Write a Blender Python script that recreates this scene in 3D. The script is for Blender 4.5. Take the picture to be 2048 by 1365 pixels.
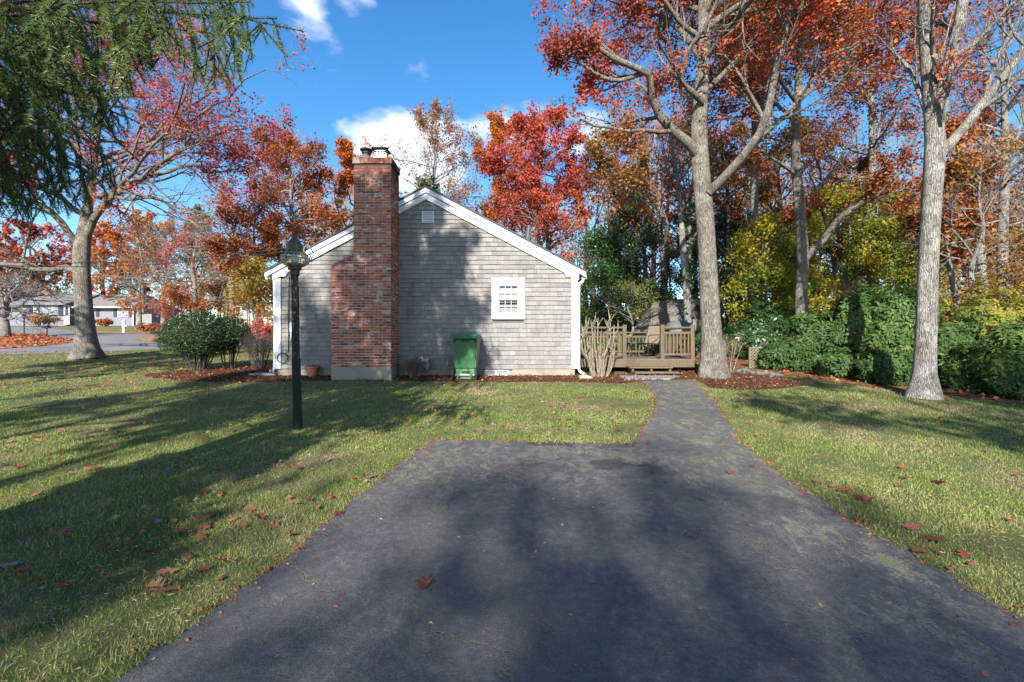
import bpy, bmesh, math, random
import numpy as np
from mathutils import Vector, Matrix

for _o in list(bpy.data.objects):
    bpy.data.objects.remove(_o)
scene = bpy.context.scene
C = scene.collection
rng = np.random.default_rng(11)
random.seed(11)
EYE = 1.6

# ------------------------------------------------------------------ camera
cam_data = bpy.data.cameras.new('camera')
cam_data.sensor_width = 36.0
cam_data.lens = 16.0
cam_data.clip_start = 0.05
cam_data.clip_end = 2000.0
cam = bpy.data.objects.new('camera', cam_data)
cam.location = (0, 0, EYE)
cam.rotation_euler = (math.radians(90), 0, 0)
C.objects.link(cam)
scene.camera = cam

# ------------------------------------------------------------------ world, sun, exposure
SUN_EL, SUN_AZ = 30.0, 12.0           # the sun stands behind the camera, a little to its left
SKY, SUN, EXPO = 0.125, 4.7, 1.32
scene.view_settings.view_transform = 'Standard'
scene.view_settings.look = 'None'
scene.view_settings.gamma = 1.0
scene.view_settings.use_curve_mapping = False
scene.view_settings.exposure = EXPO
scene.render.engine = 'CYCLES'
scene.cycles.max_bounces = 8
scene.cycles.diffuse_bounces = 3
scene.cycles.glossy_bounces = 3
scene.cycles.transmission_bounces = 5
scene.cycles.transparent_max_bounces = 8
scene.cycles.use_denoising = True

sun_data = bpy.data.lights.new('sun', 'SUN')
sun_data.energy = SUN
sun_data.angle = math.radians(0.55)
sun_data.color = (1.0, 0.94, 0.86)
sun = bpy.data.objects.new('sun', sun_data)
_a, _e = math.radians(SUN_AZ), math.radians(SUN_EL)
sun.rotation_euler = Vector((math.sin(_a)*math.cos(_e), math.cos(_a)*math.cos(_e), -math.sin(_e))).to_track_quat('-Z', 'Y').to_euler()
sun.location = (-4, -20, 14)
C.objects.link(sun)

world = bpy.data.worlds.new('World')
scene.world = world
world.use_nodes = True
wt = world.node_tree
wt.nodes.clear()
def wn(typ, ins={}, **props):
    nd = wt.nodes.new('ShaderNode'+typ)
    for k, v in props.items(): setattr(nd, k, v)
    for k, v in ins.items():
        if isinstance(v, bpy.types.NodeSocket): wt.links.new(v, nd.inputs[k])
        else: nd.inputs[k].default_value = v
    return nd
def wm(op, a, b=0.0, c=None, clamp=False):
    ins = {0: a, 1: b}
    if c is not None: ins[2] = c
    return wn('Math', ins, operation=op, use_clamp=clamp).outputs[0]
sky = wn('TexSky', sky_type='NISHITA', sun_disc=False, sun_elevation=_e, sun_rotation=math.radians(180+SUN_AZ),
         altitude=10.0, air_density=1.0, dust_density=0.25, ozone_density=2.6)
hs = wn('HueSaturation', {'Saturation': 1.3, 'Value': .86, 'Color': sky.outputs[0]})
tc = wn('TexCoord')
sx = wn('SeparateXYZ', {0: tc.outputs['Generated']})
az = wm('ARCTAN2', sx.outputs[0], sx.outputs[1])
el = wm('ARCSINE', sx.outputs[2])
# cumulus: noise over the sky, thicker where cloud banks float
pr = wn('CombineXYZ', {0: wm('MULTIPLY', az, 2.0), 1: wm('MULTIPLY', el, 4.2), 2: 0.37})
n1 = wn('TexNoise', {'Vector': pr.outputs[0], 'Scale': 3.6, 'Detail': 9.0, 'Roughness': 0.52, 'Distortion': 0.15})
n2 = wn('TexNoise', {'Vector': pr.outputs[0], 'Scale': 1.1, 'Detail': 2.0})
def lobe(a0, e0, ra, re, amp):
    d = wm('ADD', wm('POWER', wm('DIVIDE', wm('SUBTRACT', az, math.radians(a0)), math.radians(ra)), 2.0),
           wm('POWER', wm('DIVIDE', wm('SUBTRACT', el, math.radians(e0)), math.radians(re)), 2.0))
    return wm('MULTIPLY', wm('SUBTRACT', 1.0, d, clamp=True), amp)
lob = lobe(-13, 22, 10, 6.0, .78)
for args in [(0, 25.5, 14, 4.0, .40), (9.5, 24, 6, 3.2, .45), (-24.5, 33.5, 3.6, 2.8, .32), (-19, 36, 3.4, 3.6, .26), (-70, 24, 25, 7, .4), (60, 30, 22, 8, .42), (120, 28, 35, 9, .4), (-140, 35, 30, 9, .4)]:
    lob = wm('MAXIMUM', lob, lobe(*args))
cov = wm('ADD', wm('ADD', lob, wm('MULTIPLY', wm('SUBTRACT', n1.outputs[0], .5), 1.15)), wm('MULTIPLY', wm('SUBTRACT', n2.outputs[0], .5), .5))
mask = wn('MapRange', {0: cov, 1: 0.16, 2: 0.55, 3: 0.0, 4: 0.9}, interpolation_type='SMOOTHSTEP').outputs[0]
shade = wn('MapRange', {0: n1.outputs[0], 1: .35, 2: .65, 3: 0.72, 4: 1.0}).outputs[0]
ccol = wn('Mix', {0: shade, 6: (2.9, 3.3, 4.3, 1), 7: (4.5, 4.7, 5.2, 1)}, data_type='RGBA')
mx = wn('Mix', {0: mask, 6: hs.outputs[0], 7: ccol.outputs[2]}, data_type='RGBA')
bg = wn('Background', {'Color': mx.outputs[2], 'Strength': SKY})
wt.links.new(bg.outputs[0], wn('OutputWorld').inputs[0])

# ------------------------------------------------------------------ ground profile and measuring helpers
def G(y):
    """height of the lawn at distance y: rises gently away from the driveway"""
    y = np.asarray(y, dtype=float)
    r = np.where(y < 25, 0.068*y, 1.7+0.055*(y-25))
    r = np.where(y > 60, 1.7+0.055*35, r)
    return np.where(y < -6, -0.408, r)
def gz(y): return float(G(y))
F = 910.0
def P(u, v, y):
    """the point at depth y that the photograph shows at (u, v)"""
    return ((u-1024)/F*y, y, EYE+(682.5-v)/F*y)
def gp(u, v):
    """the point of the lawn that the photograph shows at (u, v)"""
    y = 1.6/((v-682.5)/F+0.068)
    if y > 25 or y < 0:
        y = (EYE-1.7+0.055*25)/((v-682.5)/F+0.055)
    return ((u-1024)/F*y, y)

# ------------------------------------------------------------------ object helpers
def tag(o, label=None, cat=None, group=None, kind=None):
    if label: o['label'] = label
    if cat: o['category'] = cat
    if group: o['group'] = group
    if kind: o['kind'] = kind
    return o
def thing(name, label, cat, loc=(0, 0, 0), rz=0.0, group=None):
    o = bpy.data.objects.new(name, None)
    o.empty_display_size = 0.1
    o.location = loc
    o.rotation_euler = (0, 0, rz)
    C.objects.link(o)
    return tag(o, label, cat, group)
def origin_of(o):
    v = Vector((0, 0, 0))
    while o is not None:
        v = v+o.location
        o = o.parent
    return v
def npmesh(name, V, Fs, smooth=False, attrs=None, mats=(), mat_idx=None):
    """a mesh from numpy arrays; Fs is a list of (n, k) index arrays"""
    me = bpy.data.meshes.new(name)
    V = np.asarray(V, dtype=np.float32)
    Fs = [np.asarray(f, dtype=np.int32) for f in Fs if len(f)]
    me.vertices.add(len(V))
    me.vertices.foreach_set('co', V.ravel())
    idx = np.concatenate([f.ravel() for f in Fs])
    me.loops.add(len(idx))
    me.loops.foreach_set('vertex_index', idx)
    cnt = np.concatenate([np.full(len(f), f.shape[1], dtype=np.int32) for f in Fs])
    me.polygons.add(len(cnt))
    me.polygons.foreach_set('loop_start', np.concatenate([[0], np.cumsum(cnt)[:-1]]).astype(np.int32))
    me.polygons.foreach_set('use_smooth', np.full(len(cnt), bool(smooth)))
    for m in mats: me.materials.append(m)
    if mat_idx is not None: me.polygons.foreach_set('material_index', np.asarray(mat_idx, dtype=np.int32))
    me.update(calc_edges=True)
    for k, a in (attrs or {}).items():
        at = me.attributes.new(k, 'FLOAT', 'FACE' if len(a) == len(cnt) else 'POINT')
        at.data.foreach_set('value', np.asarray(a, dtype=np.float32))
    return me
def link(name, me, parent=None, loc=(0, 0, 0), rot=(0, 0, 0)):
    o = bpy.data.objects.new(name, me)
    o.location = loc
    o.rotation_euler = rot
    o.parent = parent
    C.objects.link(o)
    return o
BOXF = np.array([(0, 3, 2, 1), (4, 5, 6, 7), (0, 1, 5, 4), (1, 2, 6, 5), (2, 3, 7, 6), (3, 0, 4, 7)])
class MB:
    """collects shapes; build() links them as ONE mesh object. World coordinates unless local=True."""
    def __init__(s):
        s.V, s.F, s.n, s.sm = [], {}, 0, False
    def add(s, V, Fs):
        V = np.asarray(V, dtype=float).reshape(-1, 3)
        for f in (Fs if isinstance(Fs, list) else [Fs]):
            f = np.asarray(f)
            s.F.setdefault(f.shape[1], []).append(f+s.n)
        s.V.append(V); s.n += len(V)
        return s
    def box(s, x0, x1, y0, y1, z0, z1):
        return s.add([(x0, y0, z0), (x1, y0, z0), (x1, y1, z0), (x0, y1, z0), (x0, y0, z1), (x1, y0, z1), (x1, y1, z1), (x0, y1, z1)], BOXF)
    def hexa(s, low, high):
        return s.add(list(low)+list(high), BOXF)
    def bar(s, a, b, w, h, up=(0, 0, 1)):
        a, b = Vector(a), Vector(b)
        t = (b-a).normalized()
        sd = t.cross(Vector(up))
        if sd.length < 1e-4: sd = t.cross(Vector((1, 0, 0)))
        sd = sd.normalized()*w/2
        u = sd.cross(t).normalized()*h/2
        return s.add([a-sd-u, a+sd-u, a+sd+u, a-sd+u, b-sd-u, b+sd-u, b+sd+u, b-sd+u], BOXF)
    def prism(s, poly, y0, y1):
        """poly: (x, z) corners counter-clockwise seen from -y"""
        n = len(poly)
        V = [(x, y0, z) for x, z in poly]+[(x, y1, z) for x, z in poly]
        q = [(i, n+i, n+(i+1) % n, (i+1) % n) for i in range(n)]
        return s.add(V, [np.array([list(range(n))]), np.array([list(range(2*n-1, n-1, -1))]), np.array(q)])
    def tube(s, pts, r, sides=8, cap=True):
        P_ = np.array([pts], dtype=float)
        R_ = np.array([np.broadcast_to(np.asarray(r, float), (len(pts),))])
        V, Fq = tubes(P_, R_, sides)
        fs = [Fq]
        if cap:
            m = len(pts)
            fs += [np.array([list(range(sides-1, -1, -1))]), np.array([list(range((m-1)*sides, m*sides))])]
        return s.add(V, fs)
    def lathe(s, prof, c, sides=16, cap=True):
        a = np.arange(sides)/sides*2*math.pi
        V = np.concatenate([np.stack([c[0]+r*np.cos(a), c[1]+r*np.sin(a), np.full(sides, c[2]+z)], 1) for r, z in prof])
        m = len(prof); k = np.arange(sides); k2 = (k+1) % sides
        fs = [np.concatenate([np.stack([i*sides+k, i*sides+k2, (i+1)*sides+k2, (i+1)*sides+k], 1) for i in range(m-1)])]
        if cap: fs += [np.array([list(range(sides-1, -1, -1))]), np.array([list(range((m-1)*sides, m*sides))])]
        return s.add(V, fs)
    def mesh(s, name, mat, org=(0, 0, 0), smooth=False, attrs=None):
        V = np.concatenate(s.V)-np.array(org)
        return npmesh(name, V, [np.concatenate(f) for f in s.F.values()], smooth, attrs, [mat])
    def build(s, name, mat, parent=None, smooth=False, local=False, bevel=0):
        org = (0, 0, 0) if (parent is None or local) else tuple(origin_of(parent))
        o = link(name, s.mesh(name, mat, org, smooth), parent)
        if bevel:
            b = o.modifiers.new('bevel', 'BEVEL'); b.width = bevel; b.segments = 2; b.limit_method = 'ANGLE'
        return o
def unit(a): return a/np.maximum(np.linalg.norm(a, axis=-1, keepdims=True), 1e-9)
def tubes(Pt, R, sides):
    """(B, n, 3) polylines with (B, n) radii -> vertices and quads"""
    B, n, _ = Pt.shape
    T = unit(np.gradient(Pt, axis=1))
    mT = T.mean(1)
    ref = np.where(np.abs(mT[:, 2:3]) > 0.75*np.linalg.norm(mT, axis=1, keepdims=True), np.array([[1.0, 0.13, 0]]), np.array([[0.05, 0.02, 1.0]]))[:, None, :]
    A = unit(np.cross(T, np.broadcast_to(ref, T.shape)))
    Bv = np.cross(T, A)
    a = np.arange(sides)/sides*2*math.pi
    V = Pt[:, :, None, :]+R[:, :, None, None]*(np.cos(a)[None, None, :, None]*A[:, :, None, :]+np.sin(a)[None, None, :, None]*Bv[:, :, None, :])
    base = (np.arange(B)[:, None, None]*n+np.arange(n-1)[None, :, None])*sides
    k = np.arange(sides)[None, None, :]; k2 = (k+1) % sides
    Fq = np.stack(np.broadcast_arrays(base+k2, base+k, base+sides+k, base+sides+k2), -1).reshape(-1, 4)
    return V.reshape(-1, 3), Fq
def resample(pts, n):
    pts = np.asarray(pts, float)
    # Catmull-Rom through the points
    if len(pts) > 2:
        pp = np.vstack([2*pts[0]-pts[1], pts, 2*pts[-1]-pts[-2]])
        out = []
        for i in range(1, len(pp)-2):
            for t in np.linspace(0, 1, 8, endpoint=False):
                p0, p1, p2, p3 = pp[i-1:i+3]
                out.append(.5*((2*p1)+(-p0+p2)*t+(2*p0-5*p1+4*p2-p3)*t*t+(-p0+3*p1-3*p2+p3)*t**3))
        out.append(pts[-1]); pts = np.array(out)
    d = np.concatenate([[0], np.cumsum(np.linalg.norm(np.diff(pts, axis=0), axis=1))])
    s = np.linspace(0, d[-1], n)
    return np.stack([np.interp(s, d, pts[:, k]) for k in range(pts.shape[1])], 1)
def in_poly(x, y, poly):
    poly = np.asarray(poly); r = np.zeros(x.shape, bool)
    j = len(poly)-1
    for i in range(len(poly)):
        xi, yi = poly[i][:2]; xj, yj = poly[j][:2]
        c = ((yi > y) != (yj > y)) & (x < (xj-xi)*(y-yi)/(yj-yi+1e-12)+xi)
        r ^= c; j = i
    return r
def sheet(name, poly, off, mat, label=None, kind='structure'):
    """a thin sheet lying on the lawn's profile, off metres above it"""
    bm = bmesh.new()
    f = bm.faces.new([bm.verts.new((x, y, 0)) for x, y in poly])
    if f.normal.z < 0 or f.calc_area() == 0: pass
    bm.normal_update()
    if f.normal.z < 0: f.normal_flip()
    bmesh.ops.triangulate(bm, faces=bm.faces[:])
    for yb in (-6.0, 25.0, 60.0):
        bmesh.ops.bisect_plane(bm, geom=bm.verts[:]+bm.edges[:]+bm.faces[:], plane_co=(0, yb, 0), plane_no=(0, 1, 0))
    for v in bm.verts: v.co.z = gz(v.co.y)+off
    me = bpy.data.meshes.new(name); bm.to_mesh(me); bm.free(); me.materials.append(mat)
    o = link(name, me)
    return tag(o, label, None, None, kind)
def rough_outline(pts, step=.12, amp=.02, seed=1):
    """resample an outline finely and make it slightly ragged"""
    r = np.random.default_rng(seed); out = []
    n = len(pts)
    for i in range(n):
        a, b = np.array(pts[i][:2], float), np.array(pts[(i+1) % n][:2], float)
        L = np.linalg.norm(b-a); k = max(1, int(L/step)) if L < 12 else 1
        for j in range(k):
            p = a+(b-a)*j/k
            out.append(p+(r.normal(0, amp, 2) if k > 1 and j else 0))
    return [tuple(p) for p in out]

# ------------------------------------------------------------------ materials
class NT:
    def __init__(s, name):
        s.m = bpy.data.materials.new(name); s.m.use_nodes = True
        s.t = s.m.node_tree; s.t.nodes.clear()
        s.out = s.t.nodes.new('ShaderNodeOutputMaterial')
    def n(s, typ, ins={}, **props):
        nd = s.t.nodes.new('ShaderNode'+typ)
        for k, v in props.items(): setattr(nd, k, v)
        for k, v in ins.items():
            if isinstance(v, bpy.types.NodeSocket): s.t.links.new(v, nd.inputs[k])
            else: nd.inputs[k].default_value = v
        return nd
    def mix(s, f, a, b, mode='MIX'):
        c = lambda x: x if isinstance(x, bpy.types.NodeSocket) else (*x[:3], 1)
        return s.n('Mix', {0: f, 6: c(a), 7: c(b)}, data_type='RGBA', blend_type=mode).outputs[2]
    def math(s, op, a, b=0.0, clamp=False): return s.n('Math', {0: a, 1: b}, operation=op, use_clamp=clamp).outputs[0]
    def rng(s, x, a, b, c=0.0, d=1.0): return s.n('MapRange', {0: x, 1: a, 2: b, 3: c, 4: d}, interpolation_type='SMOOTHSTEP').outputs[0]
    def noise(s, scale, detail=3.0, rough=.5, vec=None, dist=0.0):
        i = {'Scale': scale, 'Detail': detail, 'Roughness': rough, 'Distortion': dist}
        if vec is not None: i['Vector'] = vec
        return s.n('TexNoise', i).outputs[0]
    def pos(s, sx=1, sy=1, sz=1):
        g = s.n('NewGeometry').outputs['Position']
        return s.n('VectorMath', {0: g, 1: (sx, sy, sz)}, operation='MULTIPLY').outputs[0]
    def objpos(s, sx=1, sy=1, sz=1):
        g = s.n('TexCoord').outputs['Object']
        return s.n('VectorMath', {0: g, 1: (sx, sy, sz)}, operation='MULTIPLY').outputs[0]
    def piece(s):
        """a random number per piece: per object for single pieces, per island for joined ones"""
        return s.math('FRACT', s.math('ADD', s.n('ObjectInfo').outputs['Random'], s.n('NewGeometry').outputs['Random Per Island']))
    def ramp(s, fac, stops, mode='LINEAR'):
        r = s.n('ValToRGB', {0: fac}); cr = r.color_ramp; cr.interpolation = mode
        while len(cr.elements) < len(stops): cr.elements.new(0.5)
        for e, (p, c) in zip(cr.elements, stops): e.position = p; e.color = (*c[:3], 1)
        return r.outputs[0]
    def bump(s, h, dist, strength=1.0): return s.n('Bump', {'Height': h, 'Distance': dist, 'Strength': strength}).outputs[0]
    def principled(s, col, rough=.6, spec=.4, metal=0.0, normal=None, **kw):
        i = {'Base Color': col if isinstance(col, bpy.types.NodeSocket) else (*col[:3], 1), 'Roughness': rough, 'Specular IOR Level': spec, 'Metallic': metal}
        if normal is not None: i['Normal'] = normal
        i.update(kw)
        p = s.n('BsdfPrincipled', i)
        s.t.links.new(p.outputs[0], s.out.inputs[0])
        return s.m
    def leafy(s, col, trans=.35, rough=.55, spec=.25, warm=1.25):
        p = s.n('BsdfPrincipled', {'Base Color': col, 'Roughness': rough, 'Specular IOR Level': spec})
        tcol = s.n('HueSaturation', {'Color': col, 'Saturation': 1.1, 'Value': warm}).outputs[0]
        t = s.n('BsdfTranslucent', {'Color': tcol})
        m = s.n('MixShader', {0: trans, 1: p.outputs[0], 2: t.outputs[0]})
        s.t.links.new(m.outputs[0], s.out.inputs[0])
        return s.m
M = {}
def paint(name, col, rough=.55, spec=.4, dirt=.15, metal=0.0, scale=9.0):
    k = NT(name)
    f = k.noise(scale, 5, .6, k.objpos())
    f2 = k.noise(scale*9, 3, .6, k.objpos())
    c = k.mix(k.math('MULTIPLY', k.rng(f, .4, .75), dirt), col, tuple(x*.45 for x in col))
    M[name] = k.principled(c, k.rng(f2, .2, .8, rough-.08, rough+.12), spec, metal, k.bump(f2, .0015, .5))
    return M[name]
paint('white_paint', (.58, .59, .62), .5, .4, .22)
paint('far_white', (.5, .5, .51), .6, .3, .1)
paint('downspout_white', (.76, .77, .78), .4, .45, .2)
paint('dark_metal', (.035, .037, .04), .45, .5, .3)
paint('galvanised', (.30, .31, .33), .42, .5, .35, .55)
paint('meter_grey', (.20, .215, .24), .5, .45, .35)
paint('concrete', (.27, .235, .18), .9, .2, .45, 0, 3.0)
paint('splash_stone', (.30, .33, .27), .85, .2, .4)
paint('slab_stone', (.22, .215, .21), .85, .25, .4)
paint('field_stone', (.13, .125, .12), .9, .2, .5)
paint('terracotta', (.36, .15, .09), .8, .2, .5, 0, 14)
paint('rubber', (.022, .022, .023), .7, .3, .3)
paint('bin_green', (.036, .135, .055), .42, .45, .3, 0, 6)
paint('bin_green_lid', (.03, .165, .065), .5, .4, .4, 0, 12)
paint('bin_side_tan', (.23, .235, .17), .65, .3, .5, 0, 12)
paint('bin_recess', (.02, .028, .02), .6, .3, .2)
paint('cap_black', (.028, .028, .03), .55, .4, .4)
paint('cage_steel', (.62, .63, .64), .35, .5, .2, .3)
paint('dome_grey', (.10, .11, .115), .6, .4, .4)
paint('cable_black', (.02, .02, .02), .6, .3, .1)
paint('sling_tan', (.19, .145, .105), .75, .2, .2)
paint('tarp_grey', (.10, .105, .115), .6, .35, .5, 0, 3)
paint('far_wall', (.19, .185, .22), .75, .25, .15)
paint('shutter', (.03, .04, .05), .6, .3, .2)
paint('far_brick', (.36, .17, .13), .85, .2, .3)
paint('fence_grey', (.25, .24, .23), .85, .2, .4)
paint('room_dark', (.05, .05, .055), .8, .2, .1)
paint('blind', (.68, .68, .66), .6, .3, .1)
paint('shed_wall', (.10, .10, .11), .8, .2, .4)
paint('brass', (.16, .12, .07), .45, .5, .5, .7, 20)
paint('lamp_bronze', (.055, .05, .042), .5, .5, .6, .5, 18)
paint('bulb', (.85, .85, .83), .3, .5, .02)
k = NT('window_glass')
M['window_glass'] = k.principled((.02, .025, .03), .04, .6, 0, None, **{'Alpha': .18})
k = NT('globe_glass')
gl = k.n('BsdfGlossy', {'Color': (1, 1, 1, 1), 'Roughness': .03}); tr = k.n('BsdfTransparent', {'Color': (.86, .86, .80, 1)})
fr = k.n('LayerWeight', {'Blend': .32})
dif = k.n('BsdfDiffuse', {'Color': (.62, .58, .46, 1)})
dm = k.n('MixShader', {0: k.rng(k.noise(7, 4, .6, k.objpos()), .35, .8, .22, .6), 1: tr.outputs[0], 2: dif.outputs[0]})
mxs = k.n('MixShader', {0: k.math('MULTIPLY', fr.outputs['Fresnel'], .9), 1: dm.outputs[0], 2: gl.outputs[0]})
k.t.links.new(mxs.outputs[0], k.out.inputs[0]); M['globe_glass'] = k.m

# weathered cedar shingle
k = NT('cedar_shingle')
r = k.piece()
base = k.ramp(r, [(0, (.17, .163, .158)), (.3, (.215, .207, .198)), (.62, (.248, .239, .228)), (.85, (.235, .222, .20)), (1, (.29, .28, .264))])
st = k.noise(1.0, 4, .6, k.pos(70, 70, 4))
big = k.noise(1.3, 4, .6, k.pos())
c = k.mix(k.rng(st, .38, .72, 0, .6), base, (.125, .113, .105))
c = k.mix(k.rng(big, .48, .72, 0, .42), c, (.24, .215, .17))
stain = k.noise(1.0, 3, .6, k.pos(9, 9, 1.2))
c = k.mix(k.rng(stain, .55, .72, 0, .5), c, (.12, .105, .10))
M['cedar_shingle'] = k.principled(c, .85, .2, 0, k.bump(st, .004, .7))

# bricks and mortar
k = NT('brick')
r = k.piece()
base = k.ramp(r, [(0, (.10, .045, .04)), (.2, (.22, .075, .05)), (.5, (.36, .115, .066)), (.75, (.42, .155, .09)), (.88, (.24, .075, .055)), (.95, (.38, .19, .145)), (1, (.46, .36, .31))])
nz = k.noise(26, 4, .65, k.pos())
c = k.mix(k.rng(nz, .4, .7, 0, .35), base, (.16, .06, .045))
lime = k.noise(4.2, 5, .68, k.pos(1, 1, 2.4))
c = k.mix(k.math('MULTIPLY', k.rng(lime, .56, .64, 0, .9), k.rng(nz, .35, .6)), c, (.55, .50, .48))
soot = k.rng(k.n('SeparateXYZ', {0: k.pos()}).outputs[2], 4.95, 5.66, 0, 1)
c = k.mix(k.math('MULTIPLY', soot, k.rng(k.noise(4, 3, .6, k.pos()), .34, .62, .45, 1.0)), c, (.016, .012, .012))
M['brick'] = k.principled(c, .88, .2, 0, k.bump(nz, .004, .8))
k = NT('mortar')
nz = k.noise(40, 3, .6, k.pos())
lime = k.noise(3.2, 5, .65, k.pos(1, 1, 2.6))
c = k.mix(k.rng(nz, .3, .7), (.38, .32, .27), (.50, .44, .38))
c = k.mix(k.rng(lime, .58, .68, 0, .7), c, (.56, .52, .49))
c = k.mix(k.rng(k.n('SeparateXYZ', {0: k.pos()}).outputs[2], 5.1, 5.64, 0, .95), c, (.035, .03, .028))
M['mortar'] = k.principled(c, .95, .1, 0, k.bump(nz, .003, .8))

def wood(name, a, b, dark, sc=(4, 4, 40), rough=.8):
    k = NT(name)
    g = k.noise(1.0, 4, .6, k.objpos(*sc))
    bl = k.noise(2.2, 4, .6, k.pos())
    r = k.piece()
    c = k.mix(k.rng(g, .3, .7), a, b)
    c = k.mix(k.math('MULTIPLY', r, .35), c, dark)
    c = k.mix(k.rng(bl, .5, .75, 0, .5), c, dark)
    M[name] = k.principled(c, rough, .2, 0, k.bump(g, .003, .6))
wood('deck_wood', (.17, .128, .075), (.115, .085, .052), (.065, .052, .04), (40, 40, 4))
wood('deck_board', (.15, .135, .115), (.11, .098, .085), (.07, .062, .052), (4, 40, 40))
wood('lattice_wood', (.21, .18, .13), (.15, .13, .09), (.08, .07, .05), (20, 20, 20))
wood('post_wood', (.032, .028, .022), (.022, .02, .017), (.013, .012, .011), (30, 30, 3))
k = NT('lichen_post')
g = k.noise(1.0, 4, .6, k.pos(40, 40, 3)); li = k.noise(22, 5, .65, k.pos())
zz = k.n('SeparateXYZ', {0: k.pos()}).outputs[2]
c = k.mix(k.rng(g, .3, .7), (.045, .042, .034), (.02, .019, .017))
c = k.mix(k.math('MULTIPLY', k.rng(li, .55, .66), k.rng(zz, 1.1, 1.5)), c, (.22, .25, .21))
M['lichen_post'] = k.principled(c, .85, .2, 0, k.bump(g, .004, .8))

def bark(name, a, b, lichen, lam=.5, sz=3.2):
    k = NT(name)
    p = k.pos(1, 1, .13)
    f = k.noise(44, 5, .62, p, 1.2)
    r = k.n('TexVoronoi', {'Vector': p, 'Scale': 40.0}, feature='DISTANCE_TO_EDGE').outputs[0]
    blot = k.noise(sz, 5, .62, k.pos())
    blot2 = k.noise(7, 6, .68, k.pos(1, 1, .6))
    c = k.mix(k.rng(f, .32, .68), b, a)
    c = k.mix(k.math('MULTIPLY', k.rng(blot, .46, .62), lam), c, lichen)
    c = k.mix(k.rng(blot2, .52, .66, 0, .6), c, tuple(x*.6 for x in b))
    c = k.mix(k.rng(k.noise(16, 5, .7, k.pos(1, 1, .8)), .60, .68, 0, .55), c, tuple(min(1, x*1.15) for x in lichen))
    h = k.math('ADD', k.math('MULTIPLY', f, .7), k.math('MINIMUM', k.math('MULTIPLY', r, 5.0), .6))
    M[name] = k.principled(c, .92, .12, 0, k.bump(h, .035, 1.0))
bark('oak_bark', (.27, .24, .20), (.12, .105, .088), (.36, .34, .305), .5)
bark('pale_bark', (.32, .30, .265), (.155, .14, .12), (.44, .43, .39), .6)
bark('dark_bark', (.13, .112, .098), (.06, .052, .046), (.22, .22, .2), .4)
bark('twig_grey', (.30, .285, .265), (.17, .16, .15), (.40, .40, .38), .5)
bark('tan_stem', (.38, .32, .22), (.22, .18, .125), (.42, .40, .33), .4, 6)
bark('spruce_bark', (.13, .095, .07), (.06, .045, .035), (.2, .19, .17), .3)

def leaf(name, stops, trans=.35, rough=.55, spec=.25, patch=.5, pscale=.45):
    k = NT(name)
    at = k.n('Attribute', attribute_name='rnd').outputs['Fac']
    pt = k.noise(pscale, 2, .5, k.pos())
    f = k.math('ADD', k.math('MULTIPLY', at, 1-patch), k.math('MULTIPLY', k.rng(pt, .3, .7), patch))
    M[name] = k.leafy(k.ramp(f, stops), trans, rough, spec)
leaf('leaf_red', [(0, (.10, .018, .018)), (.35, (.22, .026, .022)), (.65, (.34, .05, .03)), (1, (.42, .10, .045))])
leaf('leaf_crimson', [(0, (.16, .045, .035)), (.4, (.36, .062, .045)), (.75, (.50, .105, .065)), (1, (.48, .18, .09))])
leaf('leaf_maroon', [(0, (.16, .04, .04)), (.4, (.36, .07, .06)), (.75, (.54, .14, .11)), (1, (.58, .24, .18))], .42)
leaf('leaf_scarlet', [(0, (.11, .035, .022)), (.25, (.22, .05, .028)), (.5, (.40, .075, .035)), (.75, (.54, .13, .045)), (1, (.50, .24, .12))], .35, .55, .25, .6, .6)
leaf('leaf_orange', [(0, (.25, .065, .02)), (.4, (.46, .13, .026)), (.75, (.47, .16, .03)), (1, (.46, .24, .06))])
leaf('leaf_rust', [(0, (.15, .048, .024)), (.4, (.31, .095, .038)), (.75, (.43, .155, .055)), (1, (.46, .22, .085))])
leaf('leaf_tan', [(0, (.16, .075, .04)), (.4, (.27, .13, .06)), (.75, (.34, .17, .075)), (1, (.38, .24, .12))])
leaf('leaf_brown', [(0, (.10, .055, .025)), (.4, (.23, .12, .04)), (.75, (.34, .19, .055)), (1, (.40, .27, .085))])
leaf('leaf_yellow', [(0, (.10, .15, .022)), (.3, (.22, .25, .028)), (.6, (.34, .30, .04)), (.85, (.47, .36, .055)), (1, (.44, .23, .05))], .45)
leaf('leaf_mixed', [(0, (.10, .13, .03)), (.3, (.24, .22, .04)), (.55, (.38, .24, .05)), (.8, (.46, .20, .07)), (1, (.50, .15, .08))])
leaf('leaf_olive', [(0, (.065, .11, .022)), (.4, (.15, .20, .035)), (.7, (.30, .27, .04)), (1, (.44, .28, .05))], .42)
leaf('leaf_holly', [(0, (.014, .035, .010)), (.5, (.03, .075, .018)), (.85, (.06, .12, .03)), (1, (.10, .16, .04))], .18, .35, .5)
leaf('leaf_rhodo', [(0, (.022, .05, .017)), (.45, (.05, .098, .026)), (.8, (.10, .16, .04)), (1, (.22, .23, .06))], .25, .52, .2, .35, .9)
leaf('leaf_box', [(0, (.012, .03, .010)), (.5, (.026, .06, .018)), (1, (.06, .105, .03))], .18, .4, .4)
leaf('leaf_pine', [(0, (.03, .05, .018)), (.5, (.06, .085, .028)), (1, (.11, .13, .05))], .2)
leaf('leaf_pink', [(0, (.35, .04, .04)), (.5, (.52, .09, .07)), (1, (.55, .20, .12))])
leaf('needle', [(0, (.03, .065, .024)), (.4, (.075, .13, .04)), (.75, (.17, .235, .065)), (1, (.32, .37, .15))], .34, .45, .4, .4, 1.6)

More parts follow.
